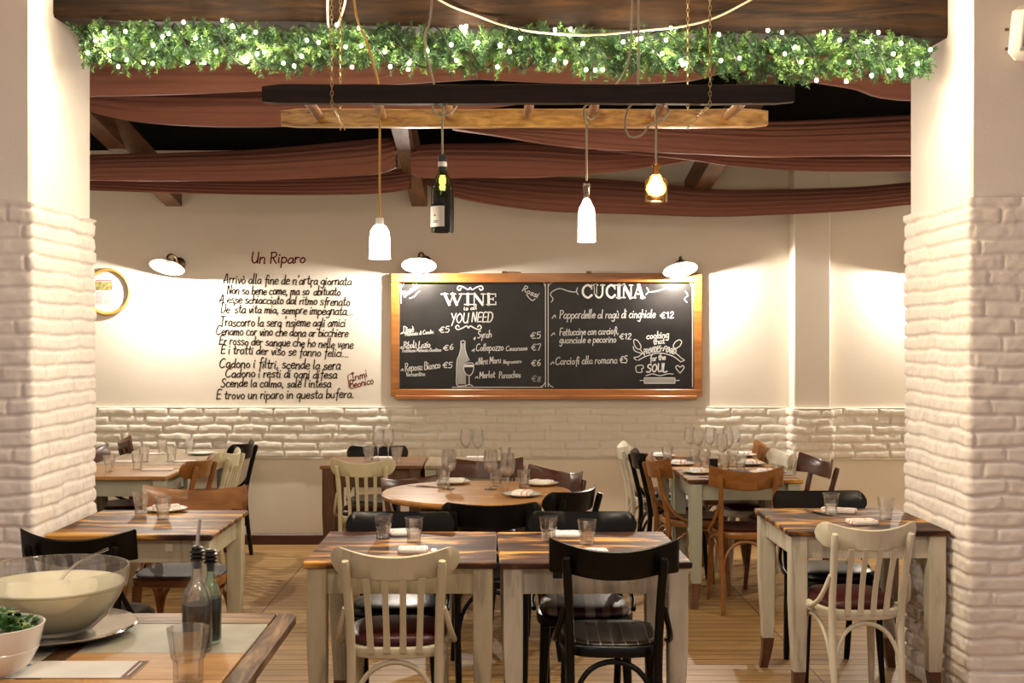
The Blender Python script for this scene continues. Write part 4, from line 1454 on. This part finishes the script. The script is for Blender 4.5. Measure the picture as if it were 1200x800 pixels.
# centre tables
chair('slat', 'ch_ivory', 'maroon', -.372, 4.50, 1, 'white slat-back chair with maroon seat at the near side of the left centre table')
chair('panel', 'ch_black', 'painted_sheen', .425, 4.485, -2, 'black panel-back chair at the near side of the right centre table', tall=1.015)
chair('round', 'ch_black', 'leather', -.418, 4.94, 180, 'black chair at the far side of the left centre table, facing the camera', pad=True)
chair('round', 'ch_black', 'striped', .358, 4.95, 178, 'black chair with striped seat pad at the far side of the right centre table', pad=True)
# round table
chair('round', 'ch_black', 'leather', -.035, 5.70, 2, 'black chair at the near side of the round table with its back to the camera')
chair('round', 'ch_black', 'leather', .20, 6.12, 54, 'black chair at the right front of the round table, turned toward it')
chair('panel', 'ch_dark', 'maroon', .16, 6.62, 128, 'glossy brown chair at the right rear of the round table beside the striped napkin')
chair('panel', 'ch_dark', 'maroon', -.075, 7.12, 180, 'dark brown chair at the far side of the round table behind the wine glasses')
chair('panel', 'ch_dark', 'maroon', -.36, 6.80, 215, 'dark reddish chair at the left rear of the round table by the cream chair', tall=.92)
# wall tables
chair('slat', 'ch_cream', 'maroon', -.842, 7.66, 0, 'cream slat-back chair in front of the brown table by the back wall', wide=.88)
chair('round', 'ch_black', 'leather', -.865, 8.42, 180, 'black chair between the brown wall table and the dado bricks', wide=.95, tall=.97)
# left mid table
chair('panel', 'ch_black', 'leather', -1.62, 4.86, -4, 'black panel-back chair at the near side of the left table behind the punch bowl', tall=.985)
chair('panel', 'ch_brown', 'woven', -1.50, 5.72, 180, 'brown panel-back chair at the far side of the left table by the pillar', wide=1.12)
# back left tables
chair('panel', 'ch_dark', 'maroon', -2.49, 8.05, -90, 'dark chair half hidden by the left pillar at the back left table')
chair('panel', 'ch_dark', 'maroon', -2.50, 8.84, -74, 'dark brown chair in the corner at the back left table')
chair('round', 'ch_brown', 'maroon', -2.10, 7.52, 84, 'light brown chair at the right side of the near back left table')
chair('slat', 'ch_cream', 'maroon', -2.03, 8.04, 86, 'cream slat-back chair at the right side of the back left tables')
chair('round', 'ch_black', 'striped', -2.06, 8.62, 84, 'tall black chair at the right end of the back left tables near the wall', tall=1.01)
# back right tables
chair('panel', 'ch_brown', 'maroon', 1.436, 7.06, -2, 'orange-brown chair with maroon seat at the near side of the back right table', wide=.92)
chair('panel', 'ch_brown', 'maroon', 1.23, 7.50, -84, 'orange-brown chair at the left side of the back right table')
chair('round', 'ch_black', 'leather', 1.19, 8.02, -86, 'black chair at the left side of the back right table behind the brown chair')
chair('slat', 'ch_white', 'maroon', 1.15, 8.52, -90, 'white slat-back chair at the left side of the back right tables by the wall')
chair('panel', 'ch_dark', 'maroon', 1.77, 7.40, 100, 'dark brown chair at the right side of the back right table')
chair('slat', 'ch_white', 'maroon', 1.66, 7.90, 94, 'white chair at the right side of the back right table beyond the dark brown chair')
chair('panel', 'ch_brown', 'maroon', 1.62, 8.44, 82, 'orange-brown chair at the far right of the back right tables near the pilaster')
# right table
chair('slat', 'ch_white', 'maroon', 1.50, 5.09, 3, 'worn white slat-back chair with maroon seat at the right table beside the pillar', wide=.91)
chair('round', 'ch_black', 'leather', 1.585, 5.66, 182, 'black chair at the far side of the right table beside the pillar', pad=True)

# ------------------------------------------------------------------ tables
def table(x0, x1, y0, y1, top, legs, label, H=.76, foot='foot', tt=.024, ap=.10, leg=.036, rz=0, blocks=()):
    cx, cy = (x0 + x1) / 2, (y0 + y1) / 2
    root = tag(empty('dining_table', (cx, cy, 0), R(rz)), label, 'table')
    hw, hd = (x1 - x0) / 2, (y1 - y0) / 2
    mb = MB(); mb.box(-hw, hw, -hd, hd, H - tt, H, .005); mb.build('tabletop', M[top], root, angle=30)
    i = .03
    mb = MB()
    for s in (-1, 1):
        yy = s * (hd - i - .02)
        mb.box(-hw + i + .05, hw - i - .05, yy - .011, yy + .011, H - tt - ap, H - tt, .002)
        xx = s * (hw - i - .02)
        mb.box(xx - .011, xx + .011, -hd + i + .05, hd - i - .05, H - tt - ap, H - tt, .002)
    mb.build('apron', M[legs], root, angle=30)
    for sx in (-1, 1):
        for sy in (-1, 1):
            lx, ly = sx * (hw - i - leg * .55), sy * (hd - i - leg * .55)
            def ring(z, h, off):
                ox, oy = sx * off, sy * off
                return [(lx + ox + a * h, ly + oy + b * h, z) for a, b in ((-1, -.9), (-.9, -1), (.9, -1), (1, -.9), (1, .9), (.9, 1), (-.9, 1), (-1, .9))]
            zf = .150
            mb = MB(); mb.loft([ring(zf, leg * .74, -.006), ring(.22, leg * .80, -.005), ring(.34, leg * .93, -.002), ring(.46, leg, 0), ring(H - tt, leg, 0)])
            lg = mb.build('leg', M[legs], root, angle=35)
            mb = MB(); mb.loft([ring(0, leg * .52, .012), ring(.05, leg * .58, .003), ring(.10, leg * .66, -.003), ring(zf, leg * .735, -.006)])
            mb.build('foot', M[foot], lg, angle=35)
    for bx_, bz_, m in blocks:
        mb = MB(); mb.box(bx_ - .017, bx_ + .017, -hd + i + .003, -hd + i + .012, bz_ - .017, bz_ + .017, .002)
        mb.build('drawer_block', M[m], root)
    return root


table(-.717, -.004, 4.385, 5.09, 'top_dark', 'legs_cream', 'stained wooden table on worn cream legs, left of the centre pair', rz=.0)
table(.003, .712, 4.385, 5.085, 'top_dark', 'legs_white', 'stained wooden table on worn white legs, right of the centre pair', rz=.9, blocks=((-.14, .712, 'tag_dark'), (.14, .69, 'legs_cream')))
table(1.243, 1.935, 5.10, 5.80, 'top_dark', 'legs_white', 'stained wooden table on worn white legs against the right pillar')
table(-1.895, -1.195, 5.0, 5.73, 'top_dark', 'legs_cream', 'stained wooden table on cream legs against the left pillar', blocks=((.16, .70, 'ch_white'),))
table(-2.66, -1.975, 7.12, 7.76, 'top_warm', 'legs_green', 'honey-topped table on grey-green legs, nearer of the two back left tables')
table(-2.66, -1.985, 7.775, 8.90, 'top_grey', 'legs_green', 'greyish table against the back wall, farther of the two back left tables')
table(-1.144, -.484, 7.68, 8.26, 'top_brown', 'foot', 'plain brown wooden table below the chalkboard, left of the wall pair', ap=.12, H=.765)
table(-.472, .178, 7.68, 8.26, 'top_grey', 'legs_green', 'grey-legged table below the chalkboard, right of the wall pair', foot='black_table', H=.765)
table(1.11, 1.78, 6.955, 7.66, 'top_dark', 'legs_green', 'grey-green table crowded with plates and glasses, nearer of the back right pair')
table(1.11, 1.78, 7.675, 8.40, 'top_dark', 'legs_green', 'grey-green table with stemmed glasses, farther of the back right pair')

# round table
RC = (-.11, 6.42)
rt = tag(empty('round_table', (*RC, 0)), 'round honey-coloured table on dark legs in the middle of the room', 'table')
mb = MB(); mb.lathe([(0, .728), (.485, .728), (.505, .732), (.512, .742), (.512, .752), (.505, .76), (0, .76)], 72); mb.build('tabletop', M['top_warm'], rt, angle=30)
mb = MB(); mb.box(-.33, .33, -.33, .33, .700, .7275, .004, xf=Matrix.Rotation(R(45), 4, 'Z')); mb.build('folded_leaf', M['top_warm'], rt)
mb = MB()
for s in (-1, 1):
    mb.box(-.25, .25, s * .25 - .012, s * .25 + .012, .60, .70); mb.box(s * .25 - .012, s * .25 + .012, -.25, .25, .60, .70)
mb.build('apron', M['black_table'], rt)
for sx in (-1, 1):
    for sy in (-1, 1):
        mb = MB(); mb.loft([[(sx * .24 + a * h, sy * .24 + b * h, z) for a, b in ((-1, -1), (1, -1), (1, 1), (-1, 1))] for z, h in ((0, .02), (.4, .03), (.70, .032))])
        mb.build('leg', M['foot'], rt)

# foreground table, made from an old panelled door
ft = tag(empty('serving_table', (-1.5, 3.0, 0)), 'rustic panelled wooden serving table at the lower left holding the punch bowl', 'table')
def fbox(nm, x0, x1, y0, y1, z0, z1, m, bev=.002):
    mb = MB(); mb.box(x0, x1, y0, y1, z0, z1, bev); o = mb.build(nm, M[m], ft); o.location = -Vector(ft.location); return o
XB, XE = -.660, -.602
fbox('end_board', XB, XE, 2.3, 3.575, .722, .76, 'grey_board_y', .007)
fbox('back_rail', -2.35, XB - .002, 3.445, 3.575, .722, .76, 'grey_board')
fbox('pale_panel', -1.104, XB - .002, 3.122, 3.444, .722, .7595, 'pale_panel')
fbox('honey_board', -1.104, XB - .002, 2.88, 3.121, .722, .76, 'honey')
fbox('dark_stile', -1.165, -1.105, 2.88, 3.444, .722, .76, 'dark_board')
fbox('pale_panel', -2.35, -1.166, 2.88, 3.444, .722, .7595, 'pale_panel')
fbox('front_rail', -1.0, XB - .002, 2.3, 2.879, .722, .76, 'honey')
fbox('front_rail', -2.35, -1.001, 2.3, 2.879, .722, .76, 'honey')
fbox('apron', -2.3, -.70, 2.40, 3.49, .60, .7215, 'grey_board', .004)
for (x, y) in ((-.735, 3.44), (-.735, 2.42), (-2.25, 3.44), (-2.25, 2.42)):
    fbox('leg', x - .035, x + .035, y - .035, y + .035, 0, .60, 'grey_board_y', .004)

# ------------------------------------------------------------------ tableware
HT = .76
def tumbler_mesh(h, rt_, rb, t=.0028):
    def mk():
        mb = MB()
        n = 12
        mb.lathe([(0, .0), (rb * .96, 0), (rb, .004), (rb * 1.02, h * .42), (rb * 1.16, h * .5), (rt_ * .985, h * .97), (rt_, h), (rt_ - t, h), (rt_ - t * 1.3, h * .97), (rb * 1.16 - t, h * .5), (rb * .9, h * .44), (rb * .86, .016), (0, .014)], n)
        return mb.build('tumbler', M['glass'], angle=16)
    return mk
def wine_mk():
    mb = MB()
    mb.lathe([(0, 0), (.034, .0), (.035, .003), (.012, .007), (.0045, .014), (.0038, .05), (.005, .085), (.012, .095), (.031, .112), (.040, .14), (.0405, .165), (.034, .215), (.0328, .2155), (.0325, .213), (.0388, .165), (.0383, .14), (.029, .114), (.011, .0985), (0, .097)], 24)
    return mb.build('wine_glass', M['glass'], angle=50)
def napkin_mk():
    mb = MB()
    rings = []
    n = 14
    for k, (s, z) in enumerate(((.97, .0), (1, .003), (1, .008), (.985, .013), (.95, .016), (.6, .018), (.05, .0185))):
        ring = []
        for q in range(32):
            a = 2 * PI * q / 32
            c_, s_ = math.cos(a), math.sin(a)
            e = 2 / 7
            ring.append((math.copysign(abs(c_) ** e, c_) * .064 * s, math.copysign(abs(s_) ** e, s_) * .048 * s, z + (.0015 * math.sin(q * 1.7) if z > .01 else 0)))
        rings.append(ring)
    mb.loft(rings)
    return mb.build('napkin', M['napkin'], angle=60)
def plate_mk():
    mb = MB(); mb.lathe([(0, 0), (.055, 0), (.06, .004), (.095, .014), (.098, .017), (.095, .018), (.06, .009), (.05, .007), (0, .0065)], 32)
    return mb.build('plate', M['plate'], angle=50)
def fork_mk():
    mb = MB()
    mb.tube([(0, -.09, .003), (0, -.04, .004), (0, .02, .007), (0, .04, .009)], [.0045, .0035, .0025, .004], 6)
    mb.box(-.010, .010, .038, .052, .007, .0095, .001)
    for x in (-.0085, -.003, .003, .0085):
        mb.box(x - .0016, x + .0016, .052, .092, .006, .0085)
    return mb.build('fork', M['steel'])
def knife_mk():
    mb = MB()
    mb.box(-.006, .006, -.10, -.01, .001, .007, .002); mb.loft([[(-.006, -.01, .001), (.006, -.01, .001), (.006, -.01, .003), (-.006, -.01, .003)], [(-.007, .06, .001), (.007, .06, .001), (.007, .06, .002), (-.007, .06, .002)], [(-.006, .10, .001), (-.004, .10, .001), (-.004, .10, .002), (-.006, .10, .002)]])
    return mb.build('knife', M['steel'])


def on(px, py, H=HT):
    """point on a surface of height H seen at that place of the photograph"""
    d = F * (CH - H) / (py - CY)
    return ((px - CX) * d / F, d)


def tumbler(px, py, label, key='tumbler', mk=None, H=HT, group=None, xy=None):
    x, y = xy or on(px, py, H)
    return place(key, mk or tumbler_mesh(.100, .040, .0285), (x, y, H), 0, label, 'glass', group)
def wine(px, py, label, H=HT, group=None):
    x, y = on(px, py, H)
    return place('wine', wine_mk, (x, y, H), 0, label, 'wine glass', group)
def napkin(px, py, label, rz=0, z=HT, group=None, sc=None, H=HT):
    x, y = on(px, py, H)
    return place('napkin', napkin_mk, (x, y, z), R(rz), label, 'napkin', group, sc)
def plate(px, py, label, H=HT, napk=None, rz=0, group=None):
    x, y = on(px, py, H)
    o = place('plate', plate_mk, (x, y, H), 0, label, 'plate', group)
    if napk:
        place('napkin', napkin_mk, (x, y, H + .0125), R(rz), napk, 'napkin')
    return o
def fork(px, py, label, rz=0, H=HT):
    x, y = on(px, py, H); return place('fork', fork_mk, (x, y, H), R(rz), label, 'fork')
def knife(px, py, label, rz=0, H=HT):
    x, y = on(px, py, H); return place('knife', knife_mk, (x, y, H), R(rz), label, 'knife')


# left centre table
tumbler(449, 631, 'clear tumbler on the left centre table nearer its left edge')
tumbler(485, 635, 'clear tumbler on the left centre table in front of the folded napkin')
napkin(474, 625.5, 'folded red-striped napkin at the far side of the left centre table', 8)
napkin(484, 646, 'folded red-striped napkin at the near side of the left centre table', 2, sc=(.9, .9, 1))
fork(507.5, 650, 'steel fork beside the near napkin on the left centre table', 0)
# right centre table
tumbler(643, 634, 'clear tumbler on the right centre table nearer the seam of the tables')
tumbler(688, 638, 'clear tumbler on the right centre table behind the black chair back')
napkin(663, 627.5, 'folded white napkin between the two tumblers on the right centre table', 180 - 6)
napkin(695, 649, 'white napkin at the near side of the right centre table behind the black chair', 5, sc=(.9, .9, 1))
fork(713, 652, 'steel fork peeking over the black chair back on the right centre table', 0)
# right table
tumbler(974, 603, 'clear tumbler at the left of the right pillar table in front of a napkin')
tumbler(1038, 608, 'clear faceted tumbler on the table beside the right pillar, nearer the bricks')
napkin(983, 599.5, 'folded white napkin at the far side of the right pillar table', -20, sc=(1.3, .8, 1))
napkin(1010, 613, 'folded white napkin behind the white chair on the right pillar table', 6)
knife(952, 600, 'steel knife on the right pillar table left of the far napkin', 28)
fork(958, 601.5, 'steel fork on the right pillar table beside the knife', 28)
# left table
tumbler(165, 602, 'clear tumbler on the left pillar table behind the black chair')
tumbler(191, 608, 'clear tumbler on the left pillar table in front of the napkin plate')
plate(195, 599, 'small white plate on the left pillar table', napk='red-striped napkin on the plate at the left pillar table', rz=20)
# round table
wine(526, 573, 'stemmed wine glass at the left of the round table')
wine(575, 573.5, 'stemmed wine glass at the middle of the round table')
wine(595, 579, 'stemmed wine glass on the round table, nearest the camera')
tumbler(519, 571, 'small tumbler beside the left wine glass on the round table')
tumbler(582, 569.5, 'small tumbler behind the middle wine glass on the round table')
tumbler(614, 571.5, 'small tumbler on the round table left of the napkin plate')
plate(531, 566.5, 'white plate at the far left of the round table', napk='crumpled red-striped napkin on the plate at the far left of the round table', rz=170)
plate(634, 568.5, 'white plate at the far right of the round table', napk='red-striped napkin on the plate at the far right of the round table', rz=150)
plate(612, 581.5, 'white plate on the round table by the black chair back', napk='white napkin with red spot beside the nearest wine glass', rz=75)
knife(492, 570, 'dark knife lying at the left of the round table', 60)
fork(505, 571, 'fork lying beside the knife on the round table', 62)
# wall tables
HW = .765
wine(443, 541.5, 'stemmed glass on the brown wall table, left of its pair', H=HW)
wine(455, 540.5, 'stemmed glass on the brown wall table, right of its pair', H=HW)
tumbler(432, 540.5, 'tumbler on the brown wall table left of the stemmed pair', H=HW)
tumbler(465, 541.5, 'tumbler on the brown wall table right of the stemmed pair', H=HW)
napkin(448, 538.2, 'red-striped napkin behind the stemmed pair on the brown wall table', 0, z=HW, H=HW)
wine(546, 541, 'stemmed glass on the grey wall table, left of its pair', H=HW)
wine(560, 542, 'stemmed glass on the grey wall table, right of its pair', H=HW)
napkin(557, 537.8, 'red-striped napkin on the grey wall table behind the dark brown chair', 0, z=HW, H=HW)
tumbler(592, 542, 'tumbler at the right of the grey wall table', H=HW)
# back left tables
tumbler(128, 552, 'tumbler on the honey back left table nearest the pillar')
tumbler(161, 549.5, 'tumbler near the far edge of the honey back left table')
napkin(184, 551, 'white napkin on the honey back left table by the brown chair', 0, sc=(1.5, 1, .5))
knife(203, 549.5, 'dark knife beside the napkin on the honey back left table', -60)
napkin(148, 541.5, 'white napkin at the left of the greyish back left table', 0, sc=(1.2, 1, .5))
tumbler(169, 540.5, 'tumbler at the front left of the greyish back left table')
tumbler(201, 540, 'tumbler at the front right of the greyish back left table')
tumbler(190, 532, 'tumbler in the middle of the greyish back left table')
tumbler(222, 531, 'tumbler at the wall end of the greyish back left table')
napkin(180, 532, 'flat white napkin at the left middle of the greyish back left table', 10, sc=(1, 1, .5))
napkin(216, 541.2, 'flat white napkin at the front right of the greyish back left table', 0, sc=(1.1, .9, .5))
plate(236, 532.5, 'large white plate on the greyish back left table near the cream chair')
# back right tables
plate(818, 554.5, 'white plate on the back right table corner beside the brown chair', napk='red-spotted white napkin on the corner plate of the back right table', rz=90)
knife(817, 559.8, 'steel knife at the near edge of the back right table', 88)
plate(796, 544.8, 'white plate at the left edge where the back right tables meet', napk='red-spotted white napkin over the left edge of the back right tables', rz=80)
plate(775, 535.5, 'white plate at the far left of the back right tables', napk='white napkin at the far left of the back right tables', rz=90)
plate(878, 544.6, 'white plate right of the square tumbler on the back right table', napk='red-spotted napkin on the plate right of the square tumbler', rz=90)
plate(897, 555.2, 'white plate behind the backrest of the orange-brown chair on the back right table', napk='white napkin behind the orange-brown backrest', rz=84)
plate(870, 534.6, 'white plate at the far right of the back right tables', napk='white napkin on the far right plate of the back right tables', rz=80)
G1 = 'cluster of glasses on the back right tables'
for px, py, what, lab in [(782, 541, 't', 'tumbler behind the left plate of the back right tables'), (815, 543, 't', 'tumbler behind the corner plate of the back right tables'), (849, 551.5, 't', 'tumbler behind the left end of the orange-brown backrest'),
                          (868, 551.8, 't', 'squat clear tumbler above the middle of the orange-brown backrest'), (859, 546.5, 't', 'tumbler in the glass cluster, second row on the back right table'), (826, 547, 't', 'tumbler left of the dark menu box on the back right table'),
                          (809, 536.5, 'w', 'stemmed glass at the left of the back right cluster'), (818, 538.5, 'w', 'stemmed glass second from left in the back right cluster'), (832, 537.5, 'w', 'stemmed glass behind the dark menu box'),
                          (843, 539.5, 'w', 'stemmed glass in the middle of the back right cluster'), (853, 541, 'w', 'stemmed glass right of centre in the back right cluster'), (861, 536.5, 'w', 'stemmed glass at the right rear of the back right cluster'), (846, 547.5, 'w', 'nearest stemmed glass of the back right cluster')]:
    (tumbler if what == 't' else wine)(px, py, lab, group=G1)
x, y = on(836, 546.2)
bxo = tag(empty('menu_box', (x, y, HT)), 'small dark box with white card among the glasses on the back right table', 'box')
mb = MB(); mb.box(-.026, .026, -.02, .02, 0, .05, .002); mb.build('box', M['tag_dark'], bxo)
mb = MB(); mb.box(-.024, .024, -.004, .004, .05, .068, .001); mb.build('card', M['paper'], bxo)

# ------------------------------------------------------------------ things on the foreground table
BX, BY = -1.235, 3.315
tr = MB(); tr.lathe([(0, .003), (.15, .003), (.19, .010), (.222, .022), (.228, .026), (.224, .029), (.188, .016), (.15, .009), (0, .009)], 64)
tray = tr.build('serving_tray', M['tray'], loc=(BX, BY, HT)); tag(tray, 'round polished steel tray under the large punch bowl', 'tray')
bz = HT + .0095
mb = MB(); mb.lathe([(0, 0), (.085, 0), (.11, .008), (.15, .045), (.183, .098), (.19, .120), (.199, .122), (.203, .140), (.206, .172), (.205, .178), (.201, .177), (.198, .170), (.196, .142), (.192, .128), (.185, .124), (.177, .100), (.144, .050), (.105, .014), (.08, .008), (0, .008)], 72)
bowl = mb.build('punch_bowl', M['glass'], loc=(BX, BY, bz), angle=35); tag(bowl, 'large clear glass punch bowl on a steel tray', 'bowl')
mb = MB(); mb.lathe([(0, .0095), (.08, .0095), (.103, .0155), (.142, .0515), (.175, .101), (.183, .1255), (.190, .129), (.192, .133), (0, .133)], 72)
tag(mb.build('lemonade', M['punch'], loc=(BX, BY, bz), angle=35), 'pale cloudy yellow punch filling the large glass bowl', 'drink')
ldl = tag(empty('ladle', (BX + .01, BY + .05, bz + .13)), 'clear ladle handle curving over the rim of the punch bowl', 'ladle')
mb = MB(); mb.tube(smooth_path([(-.01, -.02, -.02), (0, .0, .01), (.02, .05, .035), (.05, .11, .052), (.085, .135, .066)], 6), .0045, 8); mb.build('handle', M['glass'], ldl)
mb = MB(); mb.lathe([(0, -.045), (.03, -.038), (.036, -.02), (.034, -.02), (.028, -.036), (0, -.042)], 20, c=(-.012, -.045, 0)); mb.build('cup', M['glass'], ldl)

sx, sy = (-9 - CX) * 2.93 / F, 2.93
sb = MB(); sb.lathe([(0, 0), (.062, 0), (.066, .004), (.088, .022), (.108, .060), (.1085, .063), (.1075, .065), (.1095, .068), (.121, .116), (.1225, .121), (.118, .122), (.115, .116), (.103, .066), (.083, .028), (.06, .012), (0, .01)], 56)
tag(sb.build('salad_bowl', M['plate'], loc=(sx, sy, HT), angle=35), 'white china bowl of green leaves at the lower left corner', 'bowl')
rd = random.Random(12)
mb = MB()
for i in range(150):
    a, r_ = rd.uniform(0, 2 * PI), .095 * math.sqrt(rd.random())
    p = Vector((r_ * math.cos(a), r_ * math.sin(a), .088 + .045 * (1 - (r_ / .1) ** 2) * rd.uniform(.5, 1.15)))
    dr = Vector((rd.uniform(-1, 1), rd.uniform(-1, 1), rd.uniform(-.1, .8))).normalized()
    L, wd = rd.uniform(.03, .055), rd.uniform(.006, .012)
    sd = dr.cross(Vector((rd.uniform(-.4, .4), rd.uniform(-.4, .4), 1))).normalized()
    up = sd.cross(dr)
    rows = []
    for t in np.linspace(0, 1, 7):
        h_ = wd * math.sin(PI * min(1, t * .92 + .06)) * (1 + .35 * math.sin(t * 20))
        q = p + dr * L * t + up * .012 * math.sin(t * 3)
        q.z = min(q.z, .15); 
        rr = math.hypot(q.x, q.y)
        if rr > .11: q.x *= .11 / rr; q.y *= .11 / rr; 
        q.z = max(q.z, .10)
        rows.append([q - sd * h_, q + up * h_ * .25, q + sd * h_])
    mb.grid(rows, 0 if i % 7 else 1)
sal = mb.build('salad_leaves', [M['leaf'], M['stem']], loc=(sx, sy, HT), angle=180); tag(sal, 'heap of dark green salad leaves in the white bowl', 'salad', kind='stuff')

def oil_bottle(x, y, s, liquid, h_liq, label, base_green=False):
    root = tag(empty('oil_bottle', (x, y, HT)), label, 'bottle')
    prof = [(0, 0), (.030, 0), (.036, .004), (.037, .02), (.037, .135), (.034, .155), (.022, .178), (.0145, .192), (.0125, .205), (.0125, .228), (.015, .23), (.015, .238), (.0105, .238), (.0105, .206), (.013, .19), (.02, .176), (.0315, .153), (.0345, .135), (.0345, .02), (.031, .010), (0, .010)]
    prof = [(r_ * s[0], z * s[1]) for r_, z in prof]
    mb = MB(); mb.lathe(prof, 28); mb.build('bottle', M['glass'] if not base_green else M['greenish'], root, angle=45)
    mb = MB(); mb.lathe([(0, .0115), (.030, .0115), (.0335, .021), (.0335, h_liq), (0, h_liq)], 28); o = mb.build('liquid', M[liquid], root); o.scale = (s[0], s[0], s[1])
    top = .238 * s[1]
    mb = MB()
    mb.lathe([(0, -.02), (.0095, -.02), (.0098, .001), (.0165, .001), (.0185, .006), (.013, .009), (.0195, .013), (.0195, .016), (.013, .019), (.020, .023), (.020, .026), (.014, .03), (.016, .035), (.011, .039), (0, .04)], 20, c=(0, 0, top)); mb.build('stopper', M['rubber'], root)
    return root, top
M['greenish'] = thin_glass('greenish_glass', (0.75, 0.95, 0.85))
x, y = on(231, 763)
r1, top = oil_bottle(x, y, (1.06, 1.0), 'herb_oil', .125, 'tall clear oil bottle with black pourer on the serving table')
mb = MB(); mb.tube([(0, 0, top + .03), (.002, 0, top + .06), (.007, 0, top + .108)], [.0055, .005, .0042], 10); mb.build('spout', M['steel'], r1)
mb = MB(); mb.tube([(.018 * math.cos(a) * 1, -.0396, .112 + .010 * math.sin(a)) for a in np.linspace(0, 2 * PI, 20, endpoint=False)], .0012, 5, closed=True); mb.build('emblem', M['glass'], r1)
oil_bottle(-.775, 3.225, (.80, .90), 'vinegar', .135, 'dark vinegar bottle with greenish base half behind the oil bottle', True)
tumbler(0, 0, 'large clear tumbler in front of the oil bottle on the serving table', key='big_tumbler', mk=tumbler_mesh(.132, .052, .036), xy=(-.738, 2.85))

pp = tag(empty('menu_sheet', (-1.05, 2.965, HT + .0008)), 'white printed menu sheet lying on the serving table by the salad bowl', 'paper')
mb = MB()
def ps(x0, x1, y0, y1, z, mi): mb.add([(x0, y0, z), (x1, y0, z), (x1, y1, z), (x0, y1, z)], [(0, 1, 2, 3)], mi)
mb.box(-.165, .165, -.078, .072, 0, .0012); mb.build('sheet', M['paper'], pp)
mb = MB()
ps(.138, .164, -.078, .072, .0016, 0); mb.build('printed_band', M['print_brown'], pp, smooth=False)
mb = MB()
ps(.148, .152, -.06, .055, .0019, 0); ps(-.118, -.1165, -.078, .072, .0016, 1)
ps(-.153, -.134, .018, .040, .0016, 2); ps(-.150, -.138, .024, .034, .0018, 0); ps(-.131, -.121, .020, .042, .0016, 3)
for k in range(4):
    ps(-.155 + .004 * k, -.140, -.05 + k * .012, -.046 + k * .012, .0016, 1)
mb.build('printing', [M['paper'], M['print_grey'], M['print_green'], M['print_blue']], pp, smooth=False)
